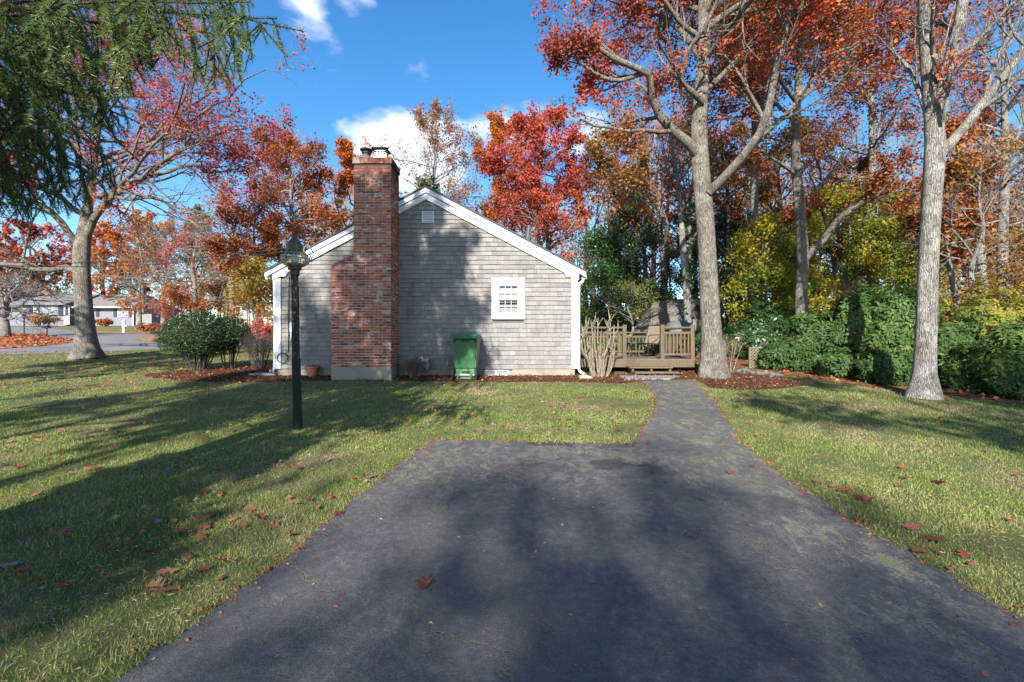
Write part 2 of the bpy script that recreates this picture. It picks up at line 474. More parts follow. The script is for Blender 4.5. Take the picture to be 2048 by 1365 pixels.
# lawn: the same dry and bare patches steer the soil and the blades
def lawn_patch(k):
    p = k.pos(1, 1, 0)
    return k.noise(.75, 5, .6, p), k.noise(4.5, 4, .6, p), k.noise(.38, 3, .55, p)
k = NT('lawn')
a, b, e = lawn_patch(k)
fine = k.noise(120, 3, .7, k.pos()); fine2 = k.noise(34, 4, .7, k.pos())
c = k.mix(k.rng(b, .35, .7), (.11, .14, .042), (.20, .18, .08))
c = k.mix(k.rng(a, .47, .66, 0, .85), c, (.22, .18, .105))
c = k.mix(k.rng(fine, .35, .7, 0, .6), c, (.05, .06, .02))
c = k.mix(k.rng(fine2, .5, .75, 0, .4), c, (.20, .165, .09))
c = k.mix(k.rng(e, .59, .68, 0, .7), c, (.12, .092, .065))
M['lawn'] = k.principled(c, .95, .1, 0, k.bump(k.math('ADD', fine, fine2), .02, .9))
k = NT('grass_blade')
a, b, e = lawn_patch(k)
at = k.n('Attribute', attribute_name='rnd').outputs['Fac']
gc = k.ramp(at, [(0, (.105, .155, .038)), (.4, (.205, .265, .07)), (.72, (.31, .345, .105)), (.88, (.40, .37, .16)), (1, (.38, .28, .16))])
dc = k.ramp(at, [(0, (.20, .18, .07)), (.5, (.36, .295, .155)), (1, (.46, .38, .23))])
f = k.math('ADD', k.rng(a, .48, .70), k.rng(b, .52, .75, -.1, .3), True)
c = k.mix(k.math('MULTIPLY', f, .85), gc, dc)
M['grass_blade'] = k.leafy(c, .3, .6, .2, 1.1)

k = NT('asphalt')
p = k.pos()
sp = k.noise(150, 3, .8, p); sp2 = k.noise(60, 4, .7, p)
big = k.noise(.55, 4, .6, p, .4); mid = k.noise(2.4, 6, .68, p, .6)
sep = k.n('SeparateXYZ', {0: p})
gr = k.noise(16, 12, .82, p)
c = k.ramp(gr, [(.30, (.030, .031, .036)), (.46, (.062, .063, .069)), (.56, (.105, .105, .108)), (.70, (.26, .25, .235))])
c = k.mix(k.rng(sp, .4, .7, 0, .4), c, (.15, .15, .155))
c = k.mix(k.rng(big, .46, .64, 0, .6), c, (.125, .115, .10))
edge = k.rng(sep.outputs[0], 1.1, 2.3)       # the right wheel strip is worn and lichened
left = k.math('MULTIPLY', k.rng(sep.outputs[0], .4, -.9), k.rng(sep.outputs[1], 3.2, 4.4))
zone = k.math('MAXIMUM', edge, left)
far = k.math('MULTIPLY', k.rng(sep.outputs[1], 3.6, 4.4), .8)
zone = k.math('MAXIMUM', zone, far)
lich = k.math('MULTIPLY', k.math('MULTIPLY', k.rng(k.noise(9, 9, .8, k.pos(1, .55, 1), .6), .47, .56), k.rng(k.noise(60, 4, .8, p), .42, .56)), k.math('MULTIPLY', zone, k.rng(mid, .40, .56, .1, 1)))
c = k.mix(k.math('MULTIPLY', lich, .9), c, (.33, .30, .20))
moss = k.math('MULTIPLY', k.rng(k.noise(13, 6, .7, p, 1.0), .53, .60), k.math('MULTIPLY', zone, k.rng(k.noise(1.4, 3, .6, p), .48, .62)))
c = k.mix(k.math('MULTIPLY', moss, .85), c, (.23, .215, .07))
oil = k.rng(k.noise(1.9, 4, .6, k.pos(1, 1.6, 1)), .50, .62, 0, .8)
px_m = k.math('MULTIPLY', k.rng(sep.outputs[1], 4.0, 4.5), k.math('MULTIPLY', k.rng(sep.outputs[0], -.1, .3), k.rng(sep.outputs[0], 1.7, 1.2)))
c = k.mix(k.math('MULTIPLY', oil, px_m), c, (.02, .018, .02))
ag = k.noise(85, 4, .85, p)
c = k.mix(k.rng(ag, .55, .66, 0, .85), c, k.mix(k.rng(big, .4, .6), (.15, .15, .155), (.27, .25, .215)))
c = k.mix(k.rng(ag, .44, .32, 0, .7), c, (.026, .026, .03))
wv = k.n('VectorMath', {0: p, 1: k.n('VectorMath', {0: k.n('TexNoise', {'Vector': p, 'Scale': 2.2, 'Detail': 5.0, 'Roughness': .65}).outputs['Color'], 'Scale': .55}, operation='SCALE').outputs[0]}, operation='ADD').outputs[0]
vo = k.n('TexVoronoi', {'Vector': wv, 'Scale': 1.25}, feature='DISTANCE_TO_EDGE').outputs[0]
crm = k.rng(k.noise(.8, 3, .6, p), .45, .54)
cr = k.math('MULTIPLY', k.rng(vo, .0095, .004), crm)
c = k.mix(k.math('MULTIPLY', cr, k.rng(mid, .3, .55, .25, .95)), c, (.17, .145, .085))
peb = k.n('TexVoronoi', {'Vector': p, 'Scale': 70.0}).outputs[0]
c = k.mix(k.math('MULTIPLY', k.rng(peb, .16, .10), k.rng(k.noise(20, 2, .5, p), .5, .6, 0, .6)), c, (.25, .24, .21))
h = k.math('SUBTRACT', k.math('ADD', sp, k.math('MULTIPLY', sp2, .8)), k.math('MULTIPLY', cr, 2.0))
M['asphalt'] = k.principled(c, k.rng(sp, .3, .7, .5, .8), .42, 0, k.bump(h, .014, 1.0))
k = NT('road_asphalt')
p = k.pos()
c = k.mix(k.rng(k.noise(.7, 5, .6, p), .35, .7), (.15, .15, .155), (.21, .205, .20))
c = k.mix(k.rng(k.noise(60, 3, .6, p), .4, .7, 0, .4), c, (.09, .09, .09))
M['road_asphalt'] = k.principled(c, .9, .2, 0, None)
k = NT('mulch')
p = k.pos()
ch = k.n('TexVoronoi', {'Vector': k.pos(1, 2.2, 1), 'Scale': 36.0}); nz = k.noise(26, 5, .7, p)
c = k.ramp(k.n('SeparateColor', {0: ch.outputs['Color']}).outputs[0], [(0, (.06, .028, .018)), (.4, (.13, .055, .03)), (.8, (.20, .09, .05)), (1, (.27, .15, .09))])
c = k.mix(k.rng(nz, .35, .65, 0, .5), c, (.07, .04, .03))
M['mulch'] = k.principled(c, .95, .1, 0, k.bump(k.math('ADD', ch.outputs[0], nz), .03, 1.0))
k = NT('forest_floor')
p = k.pos(); ch = k.n('TexVoronoi', {'Vector': p, 'Scale': 11.0}); nz = k.noise(6, 5, .7, p)
c = k.ramp(k.n('SeparateColor', {0: ch.outputs['Color']}).outputs[0], [(0, (.07, .035, .02)), (.4, (.16, .07, .03)), (.8, (.26, .11, .045)), (1, (.30, .17, .08))])
c = k.mix(k.rng(nz, .4, .7, 0, .6), c, (.10, .085, .05))
M['forest_floor'] = k.principled(c, .95, .1, 0, k.bump(ch.outputs[0], .05, 1.0))
k = NT('leaf_verge')
p = k.pos(); ch = k.n('TexVoronoi', {'Vector': p, 'Scale': 7.0}); nz = k.noise(1.3, 5, .7, p)
c = k.ramp(k.n('SeparateColor', {0: ch.outputs['Color']}).outputs[0], [(0, (.17, .065, .025)), (.4, (.33, .13, .05)), (.8, (.42, .19, .08)), (1, (.45, .27, .14))])
c = k.mix(k.rng(nz, .48, .66, 0, .6), c, (.13, .12, .05))
M['leaf_verge'] = k.principled(c, .95, .1, 0, k.bump(ch.outputs[0], .05, 1.0))
k = NT('roof_shingle')
p = k.objpos(); nz = k.noise(3, 5, .6, p)
bk = k.n('TexBrick', {'Vector': p, 'Scale': 3.0, 'Color1': (.14, .13, .125, 1), 'Color2': (.20, .19, .18, 1), 'Mortar': (.08, .08, .08, 1), 'Mortar Size': .02})
M['roof_shingle'] = k.principled(k.mix(k.rng(nz, .35, .7, 0, .5), bk.outputs[0], (.24, .225, .21)), .9, .2)
paint('roof_edge', (.075, .073, .072), .9, .15, .3)
k = NT('old_roof')
nz = k.noise(1.0, 4, .6, k.objpos(2, 14, 14)); n2 = k.noise(2.5, 4, .6, k.objpos())
c = k.mix(k.rng(nz, .35, .65), (.13, .125, .12), (.22, .19, .155))
M['old_roof'] = k.principled(k.mix(k.rng(n2, .5, .7, 0, .5), c, (.09, .085, .08)), .9, .2)
for nm, cols in (('rust', [(.16, .055, .028), (.30, .105, .045), (.36, .14, .06)]), ('red', [(.13, .035, .028), (.25, .065, .045), (.31, .095, .06)]),
                 ('tan', [(.24, .12, .06), (.36, .19, .09), (.42, .26, .14)]), ('mauve', [(.20, .11, .12), (.30, .19, .20), (.36, .25, .25)])):
    k = NT('fallen_leaf_'+nm)
    r = k.n('ObjectInfo').outputs['Random']; v = k.noise(30, 3, .6, k.objpos())
    c = k.ramp(r, [(0, cols[0]), (.5, cols[1]), (1, cols[2])])
    M['fallen_'+nm] = k.leafy(k.mix(k.rng(v, .3, .7, 0, .4), c, tuple(x*.4 for x in cols[1])), .25, .5, .35)
leaf('litter', [(0, (.20, .055, .03)), (.3, (.32, .10, .04)), (.55, (.26, .045, .035)), (.75, (.36, .16, .06)), (.88, (.30, .20, .15)), (1, (.38, .24, .08))], .2, .6, .2, 0)
leaf('thatch', [(0, (.16, .09, .05)), (.4, (.30, .20, .11)), (.8, (.42, .32, .18)), (1, (.50, .42, .27))], .2, .7, .1, 0)

# ------------------------------------------------------------------ the setting: ground, driveway, path, beds, road
def ground_mesh():
    ys = [-120, -40, -6]+list(np.arange(-4, 26, 2.5))+[25, 33, 45, 60, 110, 220, 420]
    ys = sorted(set(float(y) for y in ys))
    xs = [-420, -160, -70, -30, -12, 0, 12, 30, 70, 160, 420]
    V = [(x, y, gz(y)) for y in ys for x in xs]
    nx = len(xs)
    Fq = [(j*nx+i, j*nx+i+1, (j+1)*nx+i+1, (j+1)*nx+i) for j in range(len(ys)-1) for i in range(nx-1)]
    o = link('lawn', npmesh('lawn', V, [np.array(Fq)], mats=[M['lawn']]))
    tag(o, 'green and straw coloured lawn around the driveway', kind='structure')
ground_mesh()
dl = [gp(*p) for p in [(868, 880), (790, 938), (690, 1015), (590, 1105), (420, 1230), (235, 1365)]]
dr = [gp(*p) for p in [(1385, 762), (1408, 782), (1428, 803), (1447, 833), (1482, 886), (1560, 950), (1680, 1030), (1800, 1100), (2048, 1240)]]
pl = [gp(*p) for p in [(1280, 762), (1299, 776), (1309, 790), (1309, 818), (1292, 850), (1268, 890)]]
DRIVE = [(-2.3, -9.0), (-2.05, 0.4)]+dl[::-1]+[gp(1070, 886)]+pl[::-1]+dr+[(2.58, 1.2), (2.6, -9.0)]
DRIVE = rough_outline(DRIVE, .06, .02, 3)
sheet('driveway', DRIVE, .008, M['asphalt'], 'black asphalt driveway narrowing into a curved footpath')
MULCH = [gp(*p) for p in [(285, 752), (330, 744), (440, 736), (545, 733)]]+[(-5.9, 12.6), (-5.2, 13.2), (-5.2, 11.3), (4.3, 11.3), (4.3, 10.6)]+[gp(*p) for p in [(1285, 764), (1240, 768), (1150, 764), (1000, 765), (860, 764), (640, 762), (480, 766), (350, 762)]]
MULCH = rough_outline(MULCH, .15, .03, 4)
sheet('mulch_bed', MULCH, .004, M['mulch'], 'red brown bark mulch bed along the house wall')
MULCH2 = [gp(*p) for p in [(1388, 757), (1420, 776), (1490, 781), (1560, 779), (1615, 770), (1560, 756), (1480, 748)]]+[(5.2, 12.4), (3.5, 12.4)]
MULCH2 = rough_outline(MULCH2, .15, .03, 5)
sheet('mulch_bed', MULCH2, .004, M['mulch'], 'brown mulch ring round the big oak by the deck')
fl = [gp(*p) for p in [(1500, 746), (1560, 750), (1640, 763), (1760, 778), (1850, 789), (1950, 800), (2048, 814)]]
FLOOR = [(3.2, 15.3), (6.0, 12.6)]+fl+[(9.6, 7.0), (14, 6.0), (60, 6), (60, 70), (-12, 70), (-9, 27), (-5, 22), (3.0, 21.5)]
FLOOR = rough_outline(FLOOR, .3, .05, 6)
sheet('forest_floor', FLOOR, .006, M['forest_floor'], 'brown leaf litter under the trees and rhododendrons')
VERGE = [gp(*p) for p in [(-200, 705), (0, 699), (70, 694), (132, 688), (150, 683), (130, 677), (90, 671), (20, 668), (-300, 668)]]
ROAD = [gp(*p) for p in [(-900, 722), (-300, 716), (0, 709), (150, 706), (340, 697), (460, 693), (760, 688)]]+[(-2, 24), (-8, 27)]+[gp(*p) for p in [(420, 680), (330, 671), (250, 667.5), (190, 667), (150, 662), (80, 655), (0, 653), (0, 660), (-500, 668)]]
sheet('road', ROAD, .004, M['road_asphalt'], 'grey asphalt road bending past the lawn')
sheet('road_verge', VERGE, .02, M['leaf_verge'], 'roadside verge covered in orange fallen leaves')
V2 = [gp(*p) for p in [(265, 680), (345, 670), (460, 676), (470, 688), (345, 689)]]
sheet('road_verge', V2, .024, M['leaf_verge'], 'brown leaf strewn bank across the road behind the shrubs')
FARL = [gp(*p) for p in [(-200, 668), (40, 664), (190, 666.5), (330, 670), (470, 677)]]+[(-18, 60), (-140, 60)]
sheet('far_lawn_leaves', rough_outline([gp(*p) for p in [(150, 664), (200, 666.5), (300, 669), (300, 666), (200, 663)]], .5, .06, 3), .012, M['leaf_verge'], 'orange leaves along the far edge of the road')

# ------------------------------------------------------------------ the shingled house
HY = 11.1
def hx(u): return (u-1024)/F*HY
def hz(v): return EYE+(682.5-v)/F*HY
XL, XR, XP, ZP, SL = hx(553), hx(1152), hx(852.5), 5.33, .528
house = thing('shingled_house', 'grey cedar shingled house with white trim and tall brick chimney', 'house', (XP, HY, .75))
def roofz(x): return ZP-SL*abs(x-XP)
WX0, WX1, WZ0, WZ1 = hx(983), hx(1050), hz(639), hz(557)     # window casing
mb = MB()
gab = [(XL, .62), (XR, .62), (XR, roofz(XR)-.2), (XP, ZP-.2), (XL, roofz(XL)-.2)]
mb.prism(gab, HY+.16, 20.6)
for x0, x1, z0, z1 in [(XL, WX0+.06, .92, WZ1), (WX1-.06, XR, .92, WZ1), (WX0+.06, WX1-.06, .92, WZ0+.06)]:
    mb.box(x0, x1, HY+.02, HY+.158, z0, min(z1, roofz(x0 if x0 < -4 else x1)-.25))
mb.prism([(XL, WZ1-.06), (XR, WZ1-.06), (XR, roofz(XR)-.22), (XP, ZP-.22), (XL, roofz(XL)-.22)], HY+.021, HY+.157)
wall = mb.build('wall', M['shed_wall'], house)
mb = MB().box(XL+.03, XR-.03, HY+.01, 20.5, .3, .915)
mb.build('foundation', M['concrete'], house)

def shingle_mesh():
    s = MB()
    s.hexa([(-.5, .0, 0), (.5, .0, 0), (.5, .030, 0), (-.5, .030, 0)], [(-.5, .025, .128), (.5, .025, .128), (.5, .030, .128), (-.5, .030, .128)])
    V = np.concatenate(s.V); V[:, 1] -= .030
    return V
SV = shingle_mesh()
sh_me = npmesh('shingle', SV, [BOXF], mats=[M['cedar_shingle']])
rs = np.random.default_rng(5)
cand = []
EXPO_S = .1105
row = 0; z = .925
while z < ZP-.3:
    xa, xb = XL+.02, XR-.02
    lim = (ZP-.17-(z+.0))/SL
    xa, xb = max(xa, XP-lim), min(xb, XP+lim)
    ivs = [(xa, xb)]
    if z+.125 > WZ0 and z < WZ1: ivs = [(xa, WX0+.03), (WX1-.03, xb)]
    vx0, vx1, vz0, vz1 = hx(844), hx(868), hz(446), hz(423)
    if z+.1 > vz0 and z+.02 < vz1: ivs = [(xa, vx0+.01), (vx1-.01, xb)]
    for a, b in ivs:
        x = a
        while x < b-.02:
            w = float(np.clip(rs.normal(.15, .045), .075, .26))
            if b-(x+w) < .06: w = b-x
            cx = x+w/2
            if z+.128 < roofz(cx)-.12:
                hid = -4.05 < cx < -2.83 and (z < 3.3 or cx > -3.55)
                cand.append((w, cx, z+rs.normal(0, .0022), hid, rs.normal(0, .0015)))
            x += w
    z += EXPO_S; row += 1
cand = [c for c in cand if not (c[3] and -3.95 < c[1] < -2.95)]
order = sorted(cand, key=lambda c: -(c[0]-(1 if c[3] else 0)))
org = origin_of(wall)
for c in order[:300]:
    o = link('shingle', sh_me, wall, (c[1]-org.x, HY+.021+c[4]-org.y, c[2]-org.z)); o.scale = (c[0]-.002, 1, 1)
V, Fs = [], []
for i, c in enumerate(order[300:]):
    V.append(SV*np.array([c[0]-.002, 1, 1])+np.array([c[1], HY+.021+c[4], c[2]])-np.array(org)); Fs.append(BOXF+8*i)
tag(link('shingles', npmesh('shingles', np.concatenate(V), [np.concatenate(Fs)], mats=[M['cedar_shingle']]), wall), kind='stuff')

# roof slabs, white rake boards, corner boards
def slope_poly(side, d0, d1, xe, x0=0.0):
    """band of the rake between vertical drops d0 and d1, from the ridge to xe"""
    s = 1 if side > 0 else -1
    p = [(XP+s*x0, ZP-d0-SL*x0), (xe, ZP-d0-SL*abs(xe-XP)), (xe, ZP-d1-SL*abs(xe-XP)), (XP+s*x0, ZP-d1-SL*x0)]
    return p if s < 0 else p[::-1]
TIPR, TIPL = hx(1173)-.02, hx(531)+.02
for s, tip in ((1, TIPR), (-1, TIPL)):
    rf = MB().prism(slope_poly(s, -.045, .0, tip+s*.03), HY-.10, 20.7).build('roof', M['roof_edge'], house)
    MB().prism(slope_poly(s, .002, .125, tip), HY-.075, HY-.03).build('rake_board', M['white_paint'], house)
    MB().prism(slope_poly(s, .142, .285, tip-s*.17), HY-.045, HY-.003).build('frieze_board', M['white_paint'], house)
    MB().prism(slope_poly(s, .003, .10, tip-s*.005), HY-.028, 20.6).build('soffit', M['white_paint'], house)
    xe = XR if s > 0 else XL
    bx = [(xe-s*.30, ZP-.27-SL*(abs(xe-XP)-.30)), (xe+s*.03, ZP-.27-SL*(abs(xe-XP)+.03)), (xe+s*.03, hz(554)), (xe-s*.24, hz(554))]
    MB().prism(bx if s < 0 else bx[::-1], HY-.043, HY-.004).build('eave_return', M['white_paint'], house)
    MB().box(min(xe, xe-s*.115), max(xe, xe-s*.115), HY-.03, HY-.002, .925, hz(554)-.002).build('corner_board', M['white_paint'], house)
    MB().box(min(xe+s*.004, xe+s*.03), max(xe+s*.004, xe+s*.03), HY-.03, HY+.10, .925, hz(554)-.002).build('corner_board', M['white_paint'], house)
    # side siding courses of the long walls
    q = MB()
    for r_ in range(20):
        q.hexa([(xe+s*.002, HY+.102, .93+.11*r_), (xe+s*.016, HY+.102, .93+.11*r_), (xe+s*.016, 20.6, .93+.11*r_), (xe+s*.002, 20.6, .93+.11*r_)],
               [(xe+s*.002, HY+.102, 1.05+.11*r_), (xe+s*.005, HY+.102, 1.05+.11*r_), (xe+s*.005, 20.6, 1.05+.11*r_), (xe+s*.002, 20.6, 1.05+.11*r_)])
    q.build('siding_course', M['cedar_shingle'], house)['kind'] = 'stuff'
    # gutter along the eave
    gx = tip-s*.03
    MB().prism([(gx-.06, hz(557)-.02), (gx+.05, hz(557)-.02), (gx+.06, hz(557)+.06), (gx-.06, hz(557)+.06)], HY+.02, 20.6).build('gutter', M['downspout_white'], house)
xd = hx(1157.5)
MB().tube(resample([(TIPR-.05, HY+.10, hz(558)), (TIPR-.05, HY+.10, hz(561)), (xd+.06, HY+.0, hz(567)), (xd, HY-.005, hz(577)), (xd, HY-.005, hz(700)), (xd, HY-.005, hz(734)), (xd+.03, HY-.06, hz(744)), (xd+.12, HY-.14, hz(748))], 40), .036, 10).build('downspout', M['downspout_white'], house, smooth=True)
MB().tube(resample([(hx(556)-.12, HY+.08, hz(556)), (hx(552)-.05, HY+.0, hz(564)), (hx(551)-.02, HY+.0, hz(580)), (hx(551)-.02, HY+.0, hz(730)), (hx(549)-.08, HY-.06, hz(741))], 30), .034, 10).build('downspout', M['downspout_white'], house, smooth=True)
MB().tube([(hx(1058), 14.6, 4.0), (hx(1058)*14.6/11.1, 14.6, EYE+(682.5-452)/F*14.6)], .05, 10).build('vent_pipe', M['dome_grey'], house)

# gable vent
vent = MB().box(vx0, vx1, HY-.012, HY+.02, vz0, vz0+.03).box(vx0, vx1, HY-.012, HY+.02, vz1-.03, vz1).box(vx0, vx0+.03, HY-.012, HY+.02, vz0+.031, vz1-.031).box(vx1-.03, vx1, HY-.012, HY+.02, vz0+.031, vz1-.031).build('gable_vent', M['white_paint'], house)
MB().box(vx0+.02, vx1-.02, HY+.008, HY+.03, vz0+.02, vz1-.02).build('backing', M['room_dark'], vent)
for i in range(4):
    zz = vz0+.045+i*.052
    MB().hexa([(vx0+.03, HY-.012, zz), (vx1-.03, HY-.012, zz), (vx1-.03, HY-.006, zz-.004), (vx0+.03, HY-.006, zz-.004)], [(vx0+.03, HY+.0, zz+.034), (vx1-.03, HY+.0, zz+.034), (vx1-.03, HY+.006, zz+.03), (vx0+.03, HY+.006, zz+.03)]).build('slat', M['white_paint'], vent)

# double hung window with six panes in each sash and a blind behind
cw = .125
win = MB().box(WX0, WX1, HY-.045, HY+.0, WZ1-cw, WZ1).box(WX0, WX1, HY-.045, HY, WZ0, WZ0+cw*.8).box(WX0, WX0+cw, HY-.044, HY, WZ0+cw*.8+.001, WZ1-cw-.001).box(WX1-cw, WX1, HY-.044, HY, WZ0+cw*.8+.001, WZ1-cw-.001).build('window', M['white_paint'], house, bevel=.004)
ix0, ix1, iz0, iz1 = WX0+cw, WX1-cw, WZ0+cw*.8, WZ1-cw
j = MB()
for a in ((ix0, ix0+.03, HY-.03, HY+.07, iz0, iz1), (ix1-.03, ix1, HY-.03, HY+.07, iz0, iz1), (ix0+.031, ix1-.031, HY-.03, HY+.07, iz1-.03, iz1), (ix0+.031, ix1-.031, HY-.034, HY+.07, iz0, iz0+.035)): j.box(*a)
j.build('frame', M['white_paint'], win)
MB().box(ix0, ix1, HY+.150, HY+.156, iz0-.04, iz1).build('room', M['room_dark'], win)
sx0, sx1 = ix0+.031, ix1-.031; zm = (iz0+iz1)/2
for nm, z0, z1, dy in (('sash', zm-.018, iz1-.031, .0), ('sash', iz0+.036, zm+.018, .03)):
    y0 = HY-.012+dy; b = .032
    s_ = MB().box(sx0, sx0+b, y0, y0+.028, z0, z1).box(sx1-b, sx1, y0, y0+.028, z0, z1).box(sx0+b, sx1-b, y0, y0+.028, z0, z0+b).box(sx0+b, sx1-b, y0, y0+.028, z1-b, z1)
    gx0, gx1, gz0, gz1 = sx0+b, sx1-b, z0+b, z1-b
    for i in (1, 2): s_.box(gx0+(gx1-gx0)*i/3-.0055, gx0+(gx1-gx0)*i/3+.0055, y0+.003, y0+.022, gz0, gz1)
    zc = (gz0+gz1)/2
    for i in range(3): s_.box(gx0+(gx1-gx0)*i/3+.006, gx0+(gx1-gx0)*(i+1)/3-.006, y0+.0035, y0+.0215, zc-.0055, zc+.0055)
    s_.build('sash', M['white_paint'], win)
    for i in range(3):
        for q in range(2):
            MB().box(gx0+(gx1-gx0)*i/3+.006, gx0+(gx1-gx0)*(i+1)/3-.006, y0+.010, y0+.014, (gz0 if q == 0 else zc)+.006, (zc if q == 0 else gz1)-.006).build('pane', M['window_glass'], win)
bl = MB()
zz = iz1-.06
while zz > iz0+.06:
    if not (iz0+.25 < zz < iz0+.30): bl.hexa([(sx0+.01, HY+.062, zz), (sx1-.01, HY+.062, zz), (sx1-.01, HY+.065, zz), (sx0+.01, HY+.065, zz)], [(sx0+.01, HY+.072, zz+(.023 if zz > zm else .015)), (sx1-.01, HY+.072, zz+(.023 if zz > zm else .015)), (sx1-.01, HY+.075, zz+(.023 if zz > zm else .015)), (sx0+.01, HY+.075, zz+(.023 if zz > zm else .015))])
    zz -= .025
bl.build('blind', M['blind'], win)['kind'] = 'stuff'

# basement window at the foot of the wall
bw = MB()
b0, b1, q0, q1 = hx(968), hx(1017), hz(749.5), hz(740.5)
for a in ((b0, b1, HY-.02, HY+.02, q1-.018, q1), (b0, b1, HY-.02, HY+.02, q0-.02, q0), (b0, b0+.02, HY-.02, HY+.02, q0+.001, q1-.019), (b1-.02, b1, HY-.02, HY+.02, q0+.001, q1-.019), ((b0+b1)/2-.012, (b0+b1)/2+.012, HY-.02, HY+.02, q0+.001, q1-.019)): bw.box(*a)
bwin = bw.build('basement_window', M['far_white'], house)
for a, b in ((b0+.021, (b0+b1)/2-.013), ((b0+b1)/2+.013, b1-.021)): MB().box(a, b, HY-.004, HY+.006, q0, q1-.02).build('pane', M['meter_grey'], bwin)
MB().box(hx(960), hx(1024), HY-.03, HY+.01, hz(739.8), hz(737.8)).build('drip_board', M['deck_board'], house)

# ---- brick chimney
CY = 10.36
kx = F/CY
CX0, CXS, CX1 = (663-1024)/kx, (707.5-1024)/kx, (782-1024)/kx
def cz(v): return EYE+(682.5-v)/kx
ZB, ZS0, ZS1, ZT = cz(735), cz(533), cz(511), cz(328)
chim = MB().prism([(CX0+.006, ZB), (CX1-.006, ZB), (CX1-.006, ZT), (CXS+.006, ZT), (CXS+.006, ZS1-.02), (CX0+.006, ZS0-.02)], CY+.007, HY+.0).build('chimney', M['mortar'], house)
MB().box(CX0-.0, CX1+.01, CY-.01, HY+.0, .5, ZB-.001).build('footing', M['concrete'], chim)
BH, BL, JT = .0619, .193, .0125
BV = np.array([(-.5, 0, 0), (.5, 0, 0), (.5, 1, 0), (-.5, 1, 0), (-.5, 0, 1), (.5, 0, 1), (.5, 1, 1), (-.5, 1, 1)], float)
br_me = npmesh('brick', BV, [BOXF], mats=[M['brick']])
bricks = []                     # (front?, centre x, y0, z0, size x, size y, size z, turned)
rb = np.random.default_rng(9)
row = 0; z = ZB+.003
while z+BH < ZT+.01:
    zt = z+BH-JT
    if zt > ZS1-.005: x0 = CXS
    elif zt > ZS0: x0 = CX0+(CXS-CX0)*(zt-ZS0)/(ZS1-ZS0)
    else: x0 = CX0
    x = CX1; first = True
    while x > x0+.02:
        w = BL*(.5 if first and row % 2 else 1.0)+rb.normal(0, .003)
        if row % 6 == 5: w = BL*.5
        if x-w < x0+.05: w = x-x0
        bricks.append((1, x-w/2, CY-rb.uniform(-.002, .003), z+rb.normal(0, .001), w-JT, .03, BH-JT, 0))
        x -= w; first = False
    # the flank that faces the deck, and the flank of the stack
    for X, n in ((CX1, 1), (x0, -1)):
        y = CY; first = True
        while y < HY-.01:
            w = BL*(.5 if first and row % 2 == 0 else 1.0)
            w = min(w, HY-y)
            if HY-(y+w) < .05: w = HY-y
            bricks.append((0, X, y+JT*.3, z, .02, w-JT, BH-JT, n))
            y += w; first = False
    z += BH; row += 1
# sloping shoulder bricks
sl_ang = math.atan2(ZS1-ZS0, CXS-CX0)
fr_ = [b for b in bricks if b[0]]
fr_.sort(key=lambda b: -b[4])
org = origin_of(chim)
for b in fr_[:290]:
    o = link('brick', br_me, chim, (b[1]-org.x, b[2]-org.y, b[3]-org.z)); o.scale = (b[4], b[5], b[6])
V, Fs = [], []
rest = fr_[290:]+[b for b in bricks if not b[0]]
for i, b in enumerate(rest):
    c0 = b[1] if b[0] else b[1]-b[7]*.008
    V.append(BV*np.array(b[4:7])+np.array([c0, b[2], b[3]])-np.array(org)); Fs.append(BOXF+8*i)
tag(link('bricks', npmesh('bricks', np.concatenate(V), [np.concatenate(Fs)], mats=[M['brick']]), chim), kind='stuff')
for i in range(8):
    y0 = CY-.012+i*.093
    o = MB().bar((CX0-.01, y0+.042, ZS0+.0), (CXS+.012, y0+.042, ZS1+.0), .084, .05).build('shoulder_brick', M['brick'], chim)
cap = MB()
for i in range(5):
    w = (CX1-CXS+.05)/5
    cap.box(CXS-.025+i*w+.004, CXS-.025+(i+1)*w-.004, CY-.028, CY+.06, ZT+.002, ZT+.142)
for i in range(4):
    w = (HY-CY-.062)/4
    for xx in (CX1-.06, CXS-.024): cap.box(xx, xx+.085, CY+.062+i*w+.003, CY+.062+(i+1)*w-.003, ZT+.002, ZT+.142)
cap.box(CXS, CX1-.01, CY, HY-.01, ZT+.001, ZT+.134)
capo = cap.build('chimney_cap', M['brick'], chim)
def cc(u, y): return (u-1024)/F*y
yy = 10.62
zc0 = ZT+.134
MB().lathe([(.20, 0), (.19, .05), (.15, .11), (.10, .14), (.085, .15)], (cc(733, yy)-.02, yy, zc0), 20).build('mortar_dome', M['dome_grey'], chim, smooth=True)
fl_ = MB().lathe([(.085, .14), (.085, .2), (.11, .21), (.11, .225), (.085, .235), (.085, .26), (.14, .275), (.15, .30), (.12, .315), (.0, .32)], (cc(733, yy)-.0, yy, zc0-.01), 20).build('flue_cap', M['cap_black'], chim)
cx_ = cc(763, yy)
MB().box(cx_-.165, cx_+.165, yy-.165, yy+.165, zc0-.01, zc0+.035).build('flue_tile', M['concrete'], chim)
cg = MB().box(cx_-.15, cx_+.15, yy-.15, yy+.15, zc0+.036, zc0+.075)
for i in range(5):
    t = -.12+i*.06
    for (ax, ay) in ((cx_+t, yy-.12), (cx_+t, yy+.12), (cx_-.12, yy+t), (cx_+.12, yy+t)):
        cg.box(ax-.006, ax+.006, ay-.006, ay+.006, zc0+.0755, zc0+.26)
for zz in (zc0+.12, zc0+.17, zc0+.22):
    cg.box(cx_-.12, cx_+.12, yy-.128, yy-.1265, zz, zz+.01).box(cx_-.12, cx_+.12, yy+.1265, yy+.128, zz, zz+.01).box(cx_+.1265, cx_+.128, yy-.12, yy+.12, zz, zz+.01).box(cx_-.128, cx_-.1265, yy-.12, yy+.12, zz, zz+.01)
cage = cg.build('spark_cage', M['cage_steel'], chim)
